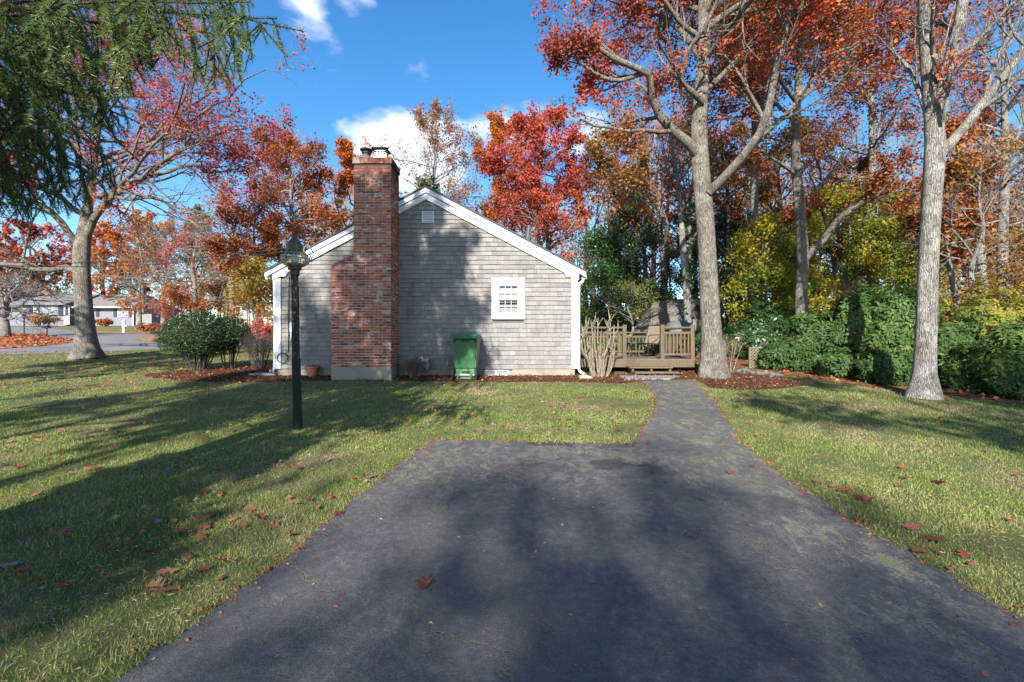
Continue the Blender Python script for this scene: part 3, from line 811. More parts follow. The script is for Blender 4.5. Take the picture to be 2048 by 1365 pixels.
MB().hexa([(cx_-.19, yy-.19, zc0+.262), (cx_+.19, yy-.19, zc0+.262), (cx_+.19, yy+.19, zc0+.262), (cx_-.19, yy+.19, zc0+.262)], [(cx_-.15, yy-.15, zc0+.30), (cx_+.15, yy-.15, zc0+.30), (cx_+.15, yy+.15, zc0+.30), (cx_-.15, yy+.15, zc0+.30)]).build('cage_lid', M['cap_black'], chim)

# ---- things on and against the wall
cab = thing('wall_cable', 'black cable looping down the shingles to a coil near the corner board', 'cable', (hx(578), HY-.03, 1.3))
MB().tube(resample([(hx(580), HY-.03, hz(552)), (hx(578.5), HY-.03, hz(620)), (hx(578), HY-.03, hz(690)), (hx(577), HY-.03, hz(706))], 20), .009, 6).build('cable_run', M['cable_black'], cab)
a = np.linspace(0, 4*math.pi, 60)
MB().tube(np.stack([hx(567)+.125*np.cos(a), HY-.03-a*.002, hz(716)+.12*np.sin(a)], 1), .008, 6).build('coil', M['cable_black'], cab)
ub = thing('outlet_box', 'small white outlet box on the shingles beside the cable', 'electrical box', (hx(583.5), HY-.02, hz(655)))
MB().box(hx(581.5), hx(586), HY-.06, HY-.012, hz(665), hz(645)).build('cover', M['white_paint'], ub, bevel=.006)
MB().tube([(hx(583.5), HY-.03, hz(665)), (hx(583.5), HY-.03, hz(676))], .012, 8).build('conduit', M['white_paint'], ub)
wire = thing('service_wire', 'overhead service wires ending at a bracket on the white rake board', 'wire', (hx(618), HY-.08, hz(508)))
MB().tube(resample([(hx(622), HY-.08, hz(520)), (hx(628), HY-.13, hz(505)), (hx(620), HY-.15, hz(492)), (hx(612), HY-.12, hz(505)), (hx(616), HY-.08, hz(525))], 24), .014, 6).build('bracket', M['galvanised'], wire)
for dz, ux in ((0, 618), (.10, 626)):
    t = np.linspace(0, 1, 30)[:, None]
    a0, b0 = np.array([hx(ux), HY-.12, hz(500)+dz]), np.array([-34, 16, 8.6+dz])
    q = a0+(b0-a0)*t; q[:, 2] -= 4*1.9*(t*(1-t))[:, 0]
    MB().tube(q, .010, 5).build('cable', M['cable_black'], wire)

gm = thing('gas_meter', 'grey gas meter with pipework low on the wall beside the green bin', 'gas meter', (hx(854), HY-.16, .78))
mx_, my = hx(854), HY-.16
MB().lathe([(.03, -.20), (.085, -.185), (.10, -.12), (.10, .0), (.085, .04), (.02, .05)], (mx_, my, 1.07), 16).build('meter_body', M['meter_grey'], gm, smooth=True)
MB().box(mx_-.085, mx_+.085, my-.12, my-.0, 1.10, 1.17).build('index_box', M['galvanised'], gm, bevel=.01)
MB().box(mx_-.06, mx_+.04, my-.112, my-.1, .99, 1.045).build('nameplate', M['far_white'], gm)
MB().tube(resample([(mx_-.06, my, 1.13), (mx_-.07, my, 1.19), (mx_-.12, my, 1.22), (mx_-.16, my, 1.18), (mx_-.165, my, .7)], 24), .022, 8).build('inlet_pipe', M['galvanised'], gm, smooth=True)
MB().tube([(mx_+.06, my, 1.13), (mx_+.075, my, 1.205), (mx_+.12, my, 1.21), (hx(896), my, 1.21), (hx(898), my+.01, 1.19), (hx(898), my+.02, 1.02), (hx(898), my+.15, 1.0)], .02, 8).build('outlet_pipe', M['galvanised'], gm)

pot = thing('flower_pot', 'terracotta flower pot on the mulch against the shingle wall', 'pot', (hx(625)*.985, 10.93, gz(10.93)))
px_, pz = hx(625)*.985, gz(10.93)
prof = [(.105, 0), (.125, .12), (.15, .20), (.165, .205), (.165, .25), (.145, .25), (.14, .22), (.0, .21)]
MB().lathe(prof, (px_, 10.93, pz), 24).build('pot_body', M['terracotta'], pot, smooth=False)
dp = MB(); rp = np.random.default_rng(3)
for i in range(26):
    a = rp.uniform(0, 6.28); rr = rp.uniform(0, .12)
    dp.tube([(px_+rr*.5*math.cos(a), 10.93+rr*.5*math.sin(a), pz+.2), (px_+rr*math.cos(a), 10.93+rr*math.sin(a), pz+.24+rp.uniform(0, .05))], .006, 4)
dp.build('dead_plant', M['dark_bark'], pot)
spl = thing('splash_block', 'grey green stone splash block under the white downspout', 'splash block', (hx(1164), 10.72, gz(10.72)))
sbx, sby, sbz = hx(1165), 10.66, gz(10.66)
MB().prism([(sbx-.16, sbz), (sbx+.15, sbz), (sbx+.13, sbz+.05), (sbx+.02, sbz+.085), (sbx-.12, sbz+.06)], sby-.16, sby+.2).build('block', M['splash_stone'], spl, bevel=.015)
sl2 = thing('stepping_stone', 'flat pale stone slab lying by the corner board and shrubs', 'stone', (hx(522), 11.4, gz(11.4)))
MB().prism([(hx(500), gz(11.2)), (hx(555), gz(11.2)), (hx(553), gz(11.2)+.05), (hx(503), gz(11.2)+.05)], 11.0, 11.5).build('slab', M['slab_stone'], sl2, bevel=.012)
lg = thing('landing_slab', 'grey stone landing slab at the foot of the deck steps', 'slab', (3.2, 10.75, gz(10.7)))
mbs = MB(); zz = gz(10.55)
mbs.hexa([(2.62, 10.42, gz(10.42)), (3.62, 10.42, gz(10.42)), (4.05, 10.95, gz(10.95)), (2.55, 10.95, gz(10.95))], [(2.64, 10.43, gz(10.42)+.035), (3.60, 10.43, gz(10.42)+.035), (4.0, 10.94, gz(10.95)+.03), (2.58, 10.94, gz(10.95)+.03)])
mbs.build('slab', M['slab_stone'], lg, bevel=.008)

# ------------------------------------------------------------------ deck with railings and steps
DY, DB = 11.6, 14.9
DX0, DX1 = XR+.05, (1389-1024)/F*DY
DZ = EYE-36/F*DY
def dx(u): return (u-1024)/F*DY
def dz(v): return EYE+(682.5-v)/F*DY
deck = thing('wooden_deck', 'low brown wooden deck with baluster railings beside the house', 'deck', ((DX0+DX1)/2, DY, gz(DY)))
MB().box(DX0, DX1, DY, DY+.04, DZ-.21, DZ-.03).build('fascia', M['deck_wood'], deck, bevel=.004)
MB().box(DX1-.04, DX1, DY+.041, DB, DZ-.21, DZ-.03).build('fascia', M['deck_wood'], deck)
nb = 23
bd_me = MB().box(DX0, DX1+.02, -.068, .068, -.028, .0).mesh('floor_board', M['deck_board'], (0, 0, 0))
org = origin_of(deck)
for i in range(nb):
    link('floor_board', bd_me, deck, (-org.x, DY+.05+i*(DB-DY)/nb-org.y+.02, DZ-org.z+random.uniform(-.002, .002)))
for x in (DX0+.3, (DX0+DX1)/2, DX1-.3):
    for y in (DY+.3, DB-.3):
        MB().box(x-.06, x+.06, y-.06, y+.06, gz(y)-.1, DZ-.03).build('footing_post', M['deck_wood'], deck)
RT = DZ+.83
bal_me = MB().box(-.017, .017, -.017, .017, 0, .60).mesh('baluster', M['deck_wood'])
def railing(a, b, h, n, posts=(True, True)):
    """a, b: (x, y) ends of a railing run"""
    a, b = np.array(a), np.array(b); d = (b-a)/np.linalg.norm(b-a)
    for p, f in ((a, posts[0]), (b, posts[1])):
        if f:
            MB().box(p[0]-.05, p[0]+.05, p[1]-.05, p[1]+.05, DZ-.03, DZ+h+.045).build('railing_post', M['deck_wood'], deck, bevel=.006)
    a2, b2 = a+d*.051, b-d*.051
    for z0, z1, w in ((h-.045, h-.005, .09), (h-.19, h-.13, .045), (.09, .15, .045)):
        MB().bar((*a2, DZ+(z0+z1)/2), (*b2, DZ+(z0+z1)/2), w, z1-z0).build('railing_rail', M['deck_wood'], deck)
    for i in range(n):
        p = a2+(b2-a2)*(i+.5)/n-np.array([-d[1], d[0]])*.0
        o = link('baluster', bal_me, deck, (p[0]-org.x, p[1]-org.y, DZ+.11-org.z)); o.scale = (1, 1, (h-.19+.02-.11)/.60)
railing((DX0+.06, DY+.06), (dx(1249.5), DY+.06), .83, 8)
railing((dx(1325.5), DY+.06), (dx(1386), DY+.06), .83, 7)
railing((dx(1386), DY+.06), (dx(1386), DB-.06), .83, 24, (False, True))
railing((DX0+.06, DB-.06), ((DX0+dx(1386))/2, DB-.06), .76, 12)
railing(((DX0+dx(1386))/2, DB-.06), (dx(1386), DB-.06), .76, 12, (False, False))
st = MB()
for x in (dx(1254)+.05, dx(1294), dx(1330)):
    st.box(x-.025, x+.025, 11.22, 11.58, gz(11.2)-.02, .925).box(x-.025, x+.025, 10.96, 11.218, gz(11.0)-.02, .815)
steps = st.build('steps', M['deck_wood'], deck)
MB().box(dx(1251), dx(1334), 11.18, 11.575, .927, .965).build('tread', M['deck_wood'], steps, bevel=.004)
MB().box(dx(1258)-.02, dx(1341)-.02, 10.92, 11.23, .817, .855).build('tread', M['deck_wood'], steps, bevel=.004)
for i, x in enumerate((dx(1268), dx(1288), dx(1310))):
    b = thing('loose_brick', ['red brick lying under the deck steps at their house side end', 'red brick lying under the middle of the deck steps', 'red brick lying under the deck steps nearest the oak trunk'][i], 'brick', (x, 11.06, gz(11.06)))
    MB().box(x-.1, x+.1, 11.0, 11.1, gz(11.06), gz(11.06)+.058).build('block', M['terracotta'], b)

# patio chair, folded metal chair, covered grill
def sling_chair(loc, rz):
    t = thing('patio_chair', 'tan sling patio chair with brown metal frame on the deck', 'chair', loc, rz)
    L = lambda mb, n, m: mb.build(n, m, t, local=True)
    seat = resample([(-.30, 0, .40), (0, 0, .38), (.22, 0, .40), (.34, 0, .62), (.46, 0, .90)], 16)
    V = [(p[0], s*.24, p[2]) for p in seat for s in (-1, 1)]+[(p[0], s*.24, p[2]+.006) for p in seat for s in (-1, 1)]
    n = len(seat); fq = []
    for i in range(n-1):
        fq += [(2*i, 2*i+1, 2*i+3, 2*i+2), (2*n+2*i, 2*n+2*i+2, 2*n+2*i+3, 2*n+2*i+1)]
    L(MB().add(V, np.array(fq)), 'sling', M['sling_tan'])
    for s in (-1, 1):
        L(MB().tube([(p[0], s*.255, p[2]) for p in seat], .014, 6), 'side_frame', M['lamp_bronze'])
        L(MB().tube(resample([(.30, s*.28, .64), (.0, s*.29, .63), (-.26, s*.29, .62), (-.31, s*.28, .56), (-.30, s*.27, .40)], 14), .014, 6), 'armrest', M['lamp_bronze'])
        L(MB().tube([(-.29, s*.27, .42), (-.33, s*.28, 0)], .014, 6), 'leg', M['lamp_bronze'])
        L(MB().tube([(.2, s*.27, .42), (.36, s*.28, 0)], .014, 6), 'leg', M['lamp_bronze'])
    L(MB().tube([(-.3, -.27, .2), (-.3, .27, .2)], .011, 6), 'stretcher', M['lamp_bronze'])
    return t
yc = 13.3
sling_chair(((1293-1024)/F*yc, yc, DZ), math.radians(38))
t = thing('side_table', 'small dark metal table in front of the tan patio chair', 'table', ((1268-1024)/F*13.1, 13.1, DZ))
tx = (1268-1024)/F*13.1
MB().lathe([(.0, .395), (.24, .395), (.245, .40), (.24, .415), (.0, .42)], (tx, 13.1, DZ), 24, False).build('table_top', M['dark_metal'], t)
for i in range(4):
    a = i*math.pi/2+.6
    MB().tube([(tx+.2*math.cos(a), 13.1+.2*math.sin(a), DZ+.395), (tx+.14*math.cos(a), 13.1+.14*math.sin(a), DZ+.2), (tx+.22*math.cos(a), 13.1+.22*math.sin(a), DZ)], .012, 6).build('leg', M['dark_metal'], t)
yb = 14.0
bx0, bx1 = (1300-1024)/F*yb, (1324-1024)/F*yb
t = thing('metal_bench', 'dark metal garden seat with slatted back behind the tan chair', 'bench', ((bx0+bx1)/2, yb, DZ))
for zz in (.20, .30, .40, .50): MB().box(bx0, bx1, yb+.30, yb+.315, DZ+zz+.0, DZ+zz+.025).build('back_rail', M['dark_metal'], t)
for i in range(7):
    x = bx0+.015+(bx1-bx0-.03)*i/6
    MB().box(x-.008, x+.008, yb+.316, yb+.328, DZ+.2, DZ+.54).build('back_slat', M['dark_metal'], t)
MB().box(bx0, bx1, yb-.1, yb+.28, DZ+.26, DZ+.285).build('seat', M['dark_metal'], t)
for x in (bx0+.02, bx1-.02):
    for y in (yb-.08, yb+.27): MB().box(x-.012, x+.012, y-.012, y+.012, DZ, DZ+.258).build('leg', M['dark_metal'], t)
yg = 13.7
gx_ = (1358-1024)/F*yg
gr = thing('covered_grill', 'barbecue grill under a loose grey black cover on the deck', 'grill', (gx_, yg, DZ))
prof = [(.50, 0), (.48, .25), (.47, .55), (.455, .74), (.42, .86), (.33, .95), (.2, 1.0), (.0, 1.015)]
gm_ = MB().lathe(prof, (0, 0, 0), 28, False)
V = np.concatenate(gm_.V); a = np.arctan2(V[:, 1], V[:, 0])
w = 1+.045*np.sin(7*a+2*V[:, 2])*(1-V[:, 2]/1.1)+.03*np.sin(13*a-3*V[:, 2])
V[:, 0] *= w*.98; V[:, 1] *= w*.72; V[:, 2] += .05*np.sin(2*a+1)*(V[:, 2]/1.0)
gm_.V = [V+np.array([gx_, yg, DZ+.02])]
gm_.build('cover', M['tarp_grey'], gr, smooth=True)
for sx_ in (-.38, .38): MB().lathe([(.06, -.02), (.07, 0), (.07, .03), (.06, .05)], (gx_+sx_, yg-.2, DZ+.02), 12).build('wheel', M['rubber'], gr)

# shed behind the deck, turned a little
shed = thing('garden_shed', 'small dark shed with streaky weathered shingle roof behind the deck', 'shed', (7.05, 17.6, gz(17.6)), math.radians(33))
sb = lambda mb, n, m: mb.build(n, m, shed, local=True)
W2, D2, H0, H1 = 1.15, 1.7, .95, 2.0
sb(MB().prism([(-W2, 0), (W2, 0), (W2, H0), (0, H1-.05), (-W2, H0)], 0, D2), 'wall', M['shed_wall'])
for s in (-1, 1):
    p = [(0, H1-.02), (0, H1+.05), (s*(W2+.2), H0-.12), (s*(W2+.2), H0-.19)]
    sb(MB().prism(p if s > 0 else p[::-1], -.2, D2+.2), 'roof', M['old_roof'])
    p = [(0, H1-.15), (0, H1-.025), (s*(W2+.2), H0-.195), (s*(W2+.2), H0-.30)]
    sb(MB().prism(p if s > 0 else p[::-1], -.14, -.10), 'rake_board', M['galvanised'])
sb(MB().box(-.95, -.35, -.03, 0.02, .45, 1.0).box(-1.0, -.30, -.045, -.031, .98, 1.06), 'window_frame', M['far_white'])
sb(MB().box(-.1, .7, -.03, -.002, .02, 1.25), 'door', M['fence_grey'])

# lattice panel and border stones
LY = 12.5
lx0, lx1 = (1500-1024)/F*LY, (1556-1024)/F*LY
lz0, lz1 = EYE+(682.5-742)/F*LY, EYE+(682.5-695)/F*LY
lat = thing('lattice_panel', 'low wooden lattice panel standing among the rhododendrons', 'lattice', ((lx0+lx1)/2, LY, lz0))
for a in ((lx0-.03, lx0, LY-.02, LY+.04, lz0, lz1), (lx1, lx1+.03, LY-.02, LY+.04, lz0, lz1), (lx0, lx1, LY-.02, LY+.04, lz1-.035, lz1), (lx0, lx1, LY-.02, LY+.04, lz0, lz0+.035)):
    MB().box(*a).build('frame', M['lattice_wood'], lat)
Wl, Hl = lx1-lx0, lz1-lz0
for s in (1, -1):
    c_ = -Hl
    while c_ < Wl:
        a0 = max(0, c_); a1 = min(Wl, c_+Hl)
        if a1-a0 > .05:
            z0, z1 = lz0+(a0-c_), lz0+(a1-c_)
            xa, xb = (lx0+a0, lx0+a1) if s > 0 else (lx1-a0, lx1-a1)
            MB().bar((xa, LY+(.006 if s > 0 else .018), z0), (xb, LY+(.006 if s > 0 else .018), z1), .026, .010, up=(0, 1, 0)).build('slat', M['lattice_wood'], lat)
        c_ += .085
rr = np.random.default_rng(21)
def stone_mesh(seed):
    r = np.random.default_rng(seed)
    bm = bmesh.new(); bmesh.ops.create_icosphere(bm, subdivisions=2, radius=1)
    ph = r.uniform(0, 6, 6)
    for v in bm.verts:
        c0 = v.co.copy(); f = 1+.13*math.sin(2.3*c0.x+ph[0])+.12*math.sin(3.1*c0.y+ph[1])+.1*math.sin(4.1*c0.z+ph[2])
        v.co = Vector((c0.x*f, c0.y*f*.8, max(c0.z*f*.6, -.35)))
    me = bpy.data.meshes.new('border_stone'); bm.to_mesh(me); bm.free(); me.materials.append(M['field_stone']); return me
sms = [stone_mesh(i) for i in range(4)]
for i in range(14):
    u = 1478+i*6.4; v = 744+i*.75+rr.uniform(-1, 1)
    x, y = gp(u, v)
    o = link('border_stone', sms[i % 4], None, (x, y, gz(y)+.02), (0, 0, rr.uniform(0, 6))); s = rr.uniform(.07, .12); o.scale = (s, s, s)
    tag(o, ['first', 'second', 'third', 'fourth', 'fifth', 'sixth', 'seventh', 'eighth', 'ninth', 'tenth', 'eleventh', 'twelfth', 'thirteenth', 'last'][i]+' grey stone from the big oak in the border row below the lattice', 'stone', 'border stones below the lattice')

# ------------------------------------------------------------------ lamp post
lxp, lyp = gp(594.5, 858)
lzp = gz(lyp); ks = F/lyp
def lz(v): return EYE+(682.5-v)/ks
lamp = thing('lamp_post', 'dark wooden lamp post topped by a round glass onion lantern', 'lamp post', (lxp, lyp, lzp))
n = 22
zs = np.linspace(lzp-.1, lz(547), n); t = (zs-zs[0])/(zs[-1]-zs[0])
ctr = np.stack([lxp+.012-(t*.05)+.004*np.sin(9*t), np.full(n, lyp), zs], 1)
V, Fq = tubes(ctr[None], (.053-.006*t)[None], 14)
V += np.random.default_rng(2).normal(0, .0015, V.shape)
split = lz(725)
post = link('post', npmesh('post', V-np.array(origin_of(lamp)), [Fq], True, None, [M['lichen_post']]), lamp)
sp_ = np.linspace(0, 1, 5)[:, None]*(ctr[10]-ctr[0])+ctr[0]
MB().tube(sp_[:, :], [.057, .057, .056, .056, .055], 14).build('post_sleeve', M['post_wood'], lamp, smooth=False)
lc = (ctr[-1][0]+.004, lyp, 0)
MB().lathe([(.055, lz(552)), (.062, lz(550)), (.062, lz(541)), (.086, lz(540)), (.088, lz(529)), (.085, lz(527)), (.06, lz(526)), (.0, lz(526))], lc, 20, False).build('collar', M['lamp_bronze'], lamp, smooth=False)
GR = .175
gc = (lz(534)+lz(503))/2; gh = (lz(503)-lz(534))/2+.012
a = np.linspace(-1.25, 1.22, 16)
MB().lathe([(GR*math.cos(x), gc+gh*math.sin(x)) for x in a], lc, 32, False).build('globe', M['globe_glass'], lamp, smooth=True)
cg = []
for i in range(6):
    an = i*math.pi/3+.35
    cg = MB().tube([(lc[0]+(GR*math.cos(x)+.006)*math.cos(an), lyp+(GR*math.cos(x)+.006)*math.sin(an), gc+(gh+.004)*math.sin(x)) for x in np.linspace(-1.25, 1.2, 14)], .0045, 5).build('guard_wire', M['brass'], lamp)
a = np.linspace(0, 2*math.pi, 40)
for zz in (0, .05):
    r_ = GR*math.sqrt(max(0, 1-(zz/gh)**2))+.006
    MB().tube(np.stack([lc[0]+r_*np.cos(a), lyp+r_*np.sin(a), np.full(40, gc+zz)], 1), .0045, 5).build('guard_ring', M['brass'], lamp)
MB().lathe([(.0, -.02), (.02, -.02), (.022, .0), (.05, .03), (.058, .065), (.045, .10), (.0, .115)], (lc[0], lyp, gc-.06), 16, False).build('bulb', M['bulb'], lamp, smooth=True)
hd = MB().lathe([(.08, lz(507)), (.105, lz(506)), (.108, lz(503.5)), (.102, lz(502)), (.105, lz(499)), (.10, lz(497)), (.103, lz(494)), (.098, lz(492)), (.10, lz(489.5)), (.086, lz(488)), (.072, lz(483)), (.042, lz(478)), (.02, lz(475.5)), (.0, lz(474))], lc, 24, False)
hd.build('hood', M['brass'], lamp, smooth=False)
a = np.linspace(-math.pi/2, math.pi/2, 14)
MB().tube([(lc[0]+GR+.02+.028*math.cos(x), lyp, gc+.02+.035*math.sin(x)) for x in a], .005, 5).build('latch', M['brass'], lamp)

# ------------------------------------------------------------------ wheelie bin, its wheels towards the lawn
bx, by = gp(929, 762.5); bzz = gz(by)
binr = thing('wheelie_bin', 'green wheeled rubbish bin standing on the mulch by the wall', 'bin', (bx, by, bzz), math.radians(-3))
L = lambda mb, n, m, par=None, **k: mb.build(n, m, par or binr, local=True, **k)
# local: x across, +y towards the wall, wheels at y = 0
def ring(w, y0, y1, z): return [(-w, y0, z), (w, y0, z), (w, y1, z), (-w, y1, z)]
body = MB().hexa(ring(.225, .10, .60, .27), ring(.283, .03, .72, .97))
L(body, 'body', M['bin_green'], bevel=.02)
low = MB().hexa(ring(.205, .10, .58, .03), ring(.222, .115, .60, .268))
L(low, 'base', M['bin_green'], bevel=.012)
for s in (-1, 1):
    L(MB().hexa([(s*.228-.006, .12, .29), (s*.228+.006, .12, .29), (s*.228+.006, .58, .29), (s*.228-.006, .58, .29)], [(s*.284-.006, .055, .95), (s*.284+.006, .055, .95), (s*.284+.006, .70, .95), (s*.284-.006, .70, .95)]), 'side_panel', M['bin_side_tan'])  # thin grey tan sheets laid over the green sides of the body
L(MB().box(-.295, .295, .0, .745, .972, 1.005), 'rim', M['bin_green'], bevel=.008)
lid = MB().hexa(ring(.302, -.005, .76, 1.007), ring(.27, .05, .72, 1.055)).hexa(ring(.23, .1, .66, 1.056), ring(.19, .15, .6, 1.075))
L(lid, 'lid', M['bin_green_lid'], bevel=.008)
hnd = MB()
for s in (-1, 1): hnd.box(s*.24-.03, s*.24+.03, -.06, .0, .945, 1.0)
hnd.tube([(-.27, -.055, .97), (.27, -.055, .97)], .017, 8)
L(hnd, 'handle', M['bin_green'])
rb_ = MB()
for x in (-.25, -.215, -.07, -.025, .025, .07, .215, .25):
    rb_.hexa([(x-.006, .030, .86), (x+.006, .030, .86), (x+.006, .05, .86), (x-.006, .05, .86)], [(x-.006, .005, .968), (x+.006, .005, .968), (x+.006, .05, .968), (x-.006, .05, .968)])
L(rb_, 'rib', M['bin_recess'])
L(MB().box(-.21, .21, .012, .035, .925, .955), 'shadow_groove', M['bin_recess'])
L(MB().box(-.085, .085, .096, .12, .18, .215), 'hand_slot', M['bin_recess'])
L(MB().tube([(-.29, .055, .13), (.29, .055, .13)], .013, 8), 'axle', M['galvanised'])
for s in (-1, 1):
    L(MB().box(s*.15-.03, s*.15+.03, .03, .12, .09, .17), 'axle_bracket', M['bin_green'], bevel=.006)
    a = np.linspace(0, 2*math.pi, 25)[:-1]
    prof = [(.055, -.022), (.125, -.028), (.14, -.018), (.14, .018), (.125, .028), (.055, .022)]
    w_ = MB()
    m_ = MB().lathe(prof, (0, 0, 0), 24, True)
    V = np.concatenate(m_.V)[:, [2, 0, 1]]+np.array([s*.262, .055, .14])
    m_.V = [V]
    wh = L(m_, 'wheel', M['rubber'])
    h_ = MB().lathe([(.0, -.03), (.05, -.032), (.053, .0), (.05, .032), (.0, .03)], (0, 0, 0), 16, False)
    h_.V = [np.concatenate(h_.V)[:, [2, 0, 1]]+np.array([s*.262, .055, .14])]
    L(h_, 'hub', M['dome_grey'], wh)

# ------------------------------------------------------------------ house across the road
FY = 59.0
def fx(u): return (u-1024)/F*FY
def fz(v): return EYE+(682.5-v)/F*FY
fz0 = fz(653)
fh = thing('ranch_house', 'long lavender grey house with dark shutters across the road', 'house', (fx(165), FY, fz0))
MB().box(fx(52), fx(268), FY, FY+8, fz0-.3, fz(615.5)).build('wall', M['far_wall'], fh)
MB().box(fx(52), fx(145), FY-.8, FY-.001, fz0-.3, fz(610)).build('wall', M['far_wall'], fh)
zr, ze = fz(584), fz(615)
def slope(x0r, x1r, x0e, x1e, ye, yr, ze, zr, name='roof'):
    V = [(x0e, ye, ze), (x1e, ye, ze), (x1r, yr, zr), (x0r, yr, zr)]
    V += [(x, y, z-.18) for x, y, z in V]
    return MB().add(V, np.array([(0, 1, 2, 3), (7, 6, 5, 4), (0, 4, 5, 1), (1, 5, 6, 2), (2, 6, 7, 3), (3, 7, 4, 0)])).build(name, M['roof_shingle'], fh)
slope(fx(40), fx(246), fx(40), fx(273), FY-.6, FY+4, ze, zr)
slope(fx(246), fx(40), fx(273), fx(40), FY+8.6, FY+4, ze, zr)
MB().add([(fx(268), FY, ze-.2), (fx(268), FY+8, ze-.2), (fx(244), FY+4, zr-.25)], np.array([(0, 1, 2)])).build('gable', M['far_wall'], fh)
slope(fx(40), fx(150), fx(40), fx(152), FY-1.4, FY+3.6, fz(609), zr+.05)
MB().box(fx(150), fx(273), FY-.72, FY-.60, fz(617), fz(614)).build('gutter', M['far_white'], fh)
MB().box(fx(265.5), fx(268), FY-.05, FY+.05, fz0, fz(616)).build('corner_board', M['far_white'], fh)
def fwin(u0, u1, v0, v1, y, cols=1, rows=2):
    w = MB().box(fx(u0), fx(u1), y-.1, y-.002, fz(v1), fz(v0)).build('window', M['far_white'], fh)
    b = .1; W = (fx(u1)-fx(u0)-b)/cols; H = (fz(v0)-fz(v1)-b)/rows
    for i in range(cols):
        for j in range(rows):
            MB().box(fx(u0)+b+i*W, fx(u0)+i*W+W, y-.13, y-.101, fz(v1)+b+j*H, fz(v1)+j*H+H).build('pane', M['meter_grey'], w)
def fshut(u0, u1, v0, v1, y): MB().box(fx(u0), fx(u1), y-.07, y-.003, fz(v1), fz(v0)).build('shutter', M['shutter'], fh)
fwin(81.5, 90.5, 611, 628, FY-.8); fwin(95, 118, 611, 630, FY-.8, 1, 1); fwin(119, 129, 611, 630, FY-.8)
fshut(72, 80, 611, 630, FY-.8); fshut(131, 139, 611, 631, FY-.8)
MB().box(fx(141), fx(152), FY-.86, FY-.802, fz(650), fz(612)).build('door', M['far_white'], fh)
MB().box(fx(143.5), fx(150), FY-.88, FY-.861, fz(632), fz(613.5)).build('pane', M['shutter'], fh)
fshut(193, 199, 616, 634, FY); fshut(228, 234, 616, 634.5, FY); fshut(260, 265, 618, 634, FY)
fwin(236, 246, 618, 635, FY); fwin(247.5, 258, 618, 635, FY)
ac = thing('air_conditioner', 'pale boxy air conditioner unit beside the house across the road', 'air conditioner', (fx(46), FY-3, gz(FY-3)))
MB().box(fx(39), fx(52), FY-3.4, FY-2.6, fz(652), fz(640)).build('cabinet', M['far_white'], ac)
MB().box(fx(40), fx(51), FY-3.42, FY-3.401, fz(650), fz(642)).build('louvre_panel', M['galvanised'], ac)
gh_ = thing('brick_house', 'brick and white house partly cut off at the edge beyond the bare tree', 'house', (fx(10), FY+2, fz0))
MB().box(fx(-60), fx(36), FY+2, FY+9, fz0-.3, fz(612)).build('wall', M['far_wall'], gh_)
MB().box(fx(30), fx(52), FY+1.5, FY+1.999, fz0-.3, fz(614)).build('brick_wall', M['far_brick'], gh_)
MB().prism([(fx(-66), fz(613)), (fx(54), fz(613)), (fx(40), fz(592)), (fx(-66), fz(592))], FY+1, FY+9).build('roof', M['roof_shingle'], gh_)
w = MB().box(fx(6), fx(22), FY+1.9, FY+1.999, fz(628), fz(612)).build('window', M['far_white'], gh_)
for i in range(2): MB().box(fx(7.5+i*7.3), fx(13.2+i*7.3), FY+1.87, FY+1.899, fz(626.5), fz(613.5)).build('pane', M['meter_grey'], w)
fn = thing('board_fence', 'weathered grey board fence beside the house across the road', 'fence', (fx(285), FY-2, gz(FY-2)))
for i in range(12):
    x = fx(272)+i*.17
    MB().box(x, x+.155, FY+.0, FY+.03, fz(654), fz(628+(i % 3)*.4)).build('board', M['fence_grey'], fn)
MB().box(fx(272), fx(272)+2.04, FY+.031, FY+.09, fz(636), fz(635)).build('rail', M['fence_grey'], fn)
# white mailbox post, dark mailbox, small lamp
def gthing(u, v): x, y = gp(u, v); return x, y, gz(y), F/y
x, y, z, s = gthing(248, 666)
mp = thing('mailbox_post', 'white wooden mailbox post with a side arm at the road', 'mailbox post', (x, y, z))
MB().box(x-2.2/s, x+2.2/s, y-.06, y+.06, z-.1, z+24.5/s).build('post', M['white_paint'], mp)
MB().box(x+2.3/s, x+7/s, y-.05, y+.05, z+13/s, z+15/s).build('arm', M['white_paint'], mp)
MB().lathe([(2.6/s, 0), (2.6/s, .04), (.0, .12)], (x, y, z+24.6/s), 4, False).build('finial', M['white_paint'], mp)
x, y, z, s = gthing(93, 671)
mp = thing('mailbox', 'dark mailbox on a grey post on the leafy verge', 'mailbox', (x, y, z))
MB().box(x-1.2/s, x+1.2/s, y-.05, y+.05, z-.1, z+14/s).build('post', M['fence_grey'], mp)
pb = [(x-6.5/s, z+14/s), (x+6/s, z+14/s), (x+6/s, z+17.5/s), (x+4/s, z+19.5/s), (x-4.5/s, z+19.5/s), (x-6.5/s, z+17.5/s)]
MB().prism(pb, y-.12, y+.12).build('box', M['dark_metal'], mp)
x, y, z, s = gthing(48.5, 668)
mp = thing('yard_lamp', 'thin black yard lamp post by the bare tree across the road', 'lamp post', (x, y, z))
MB().tube([(x, y, z), (x, y, z+30/s)], .05, 8).build('post', M['dark_metal'], mp)
MB().lathe([(.06, 0), (.10, .05), (.13, .28), (.0, .42)], (x, y, z+30/s), 8, False).build('lantern', M['dark_metal'], mp)

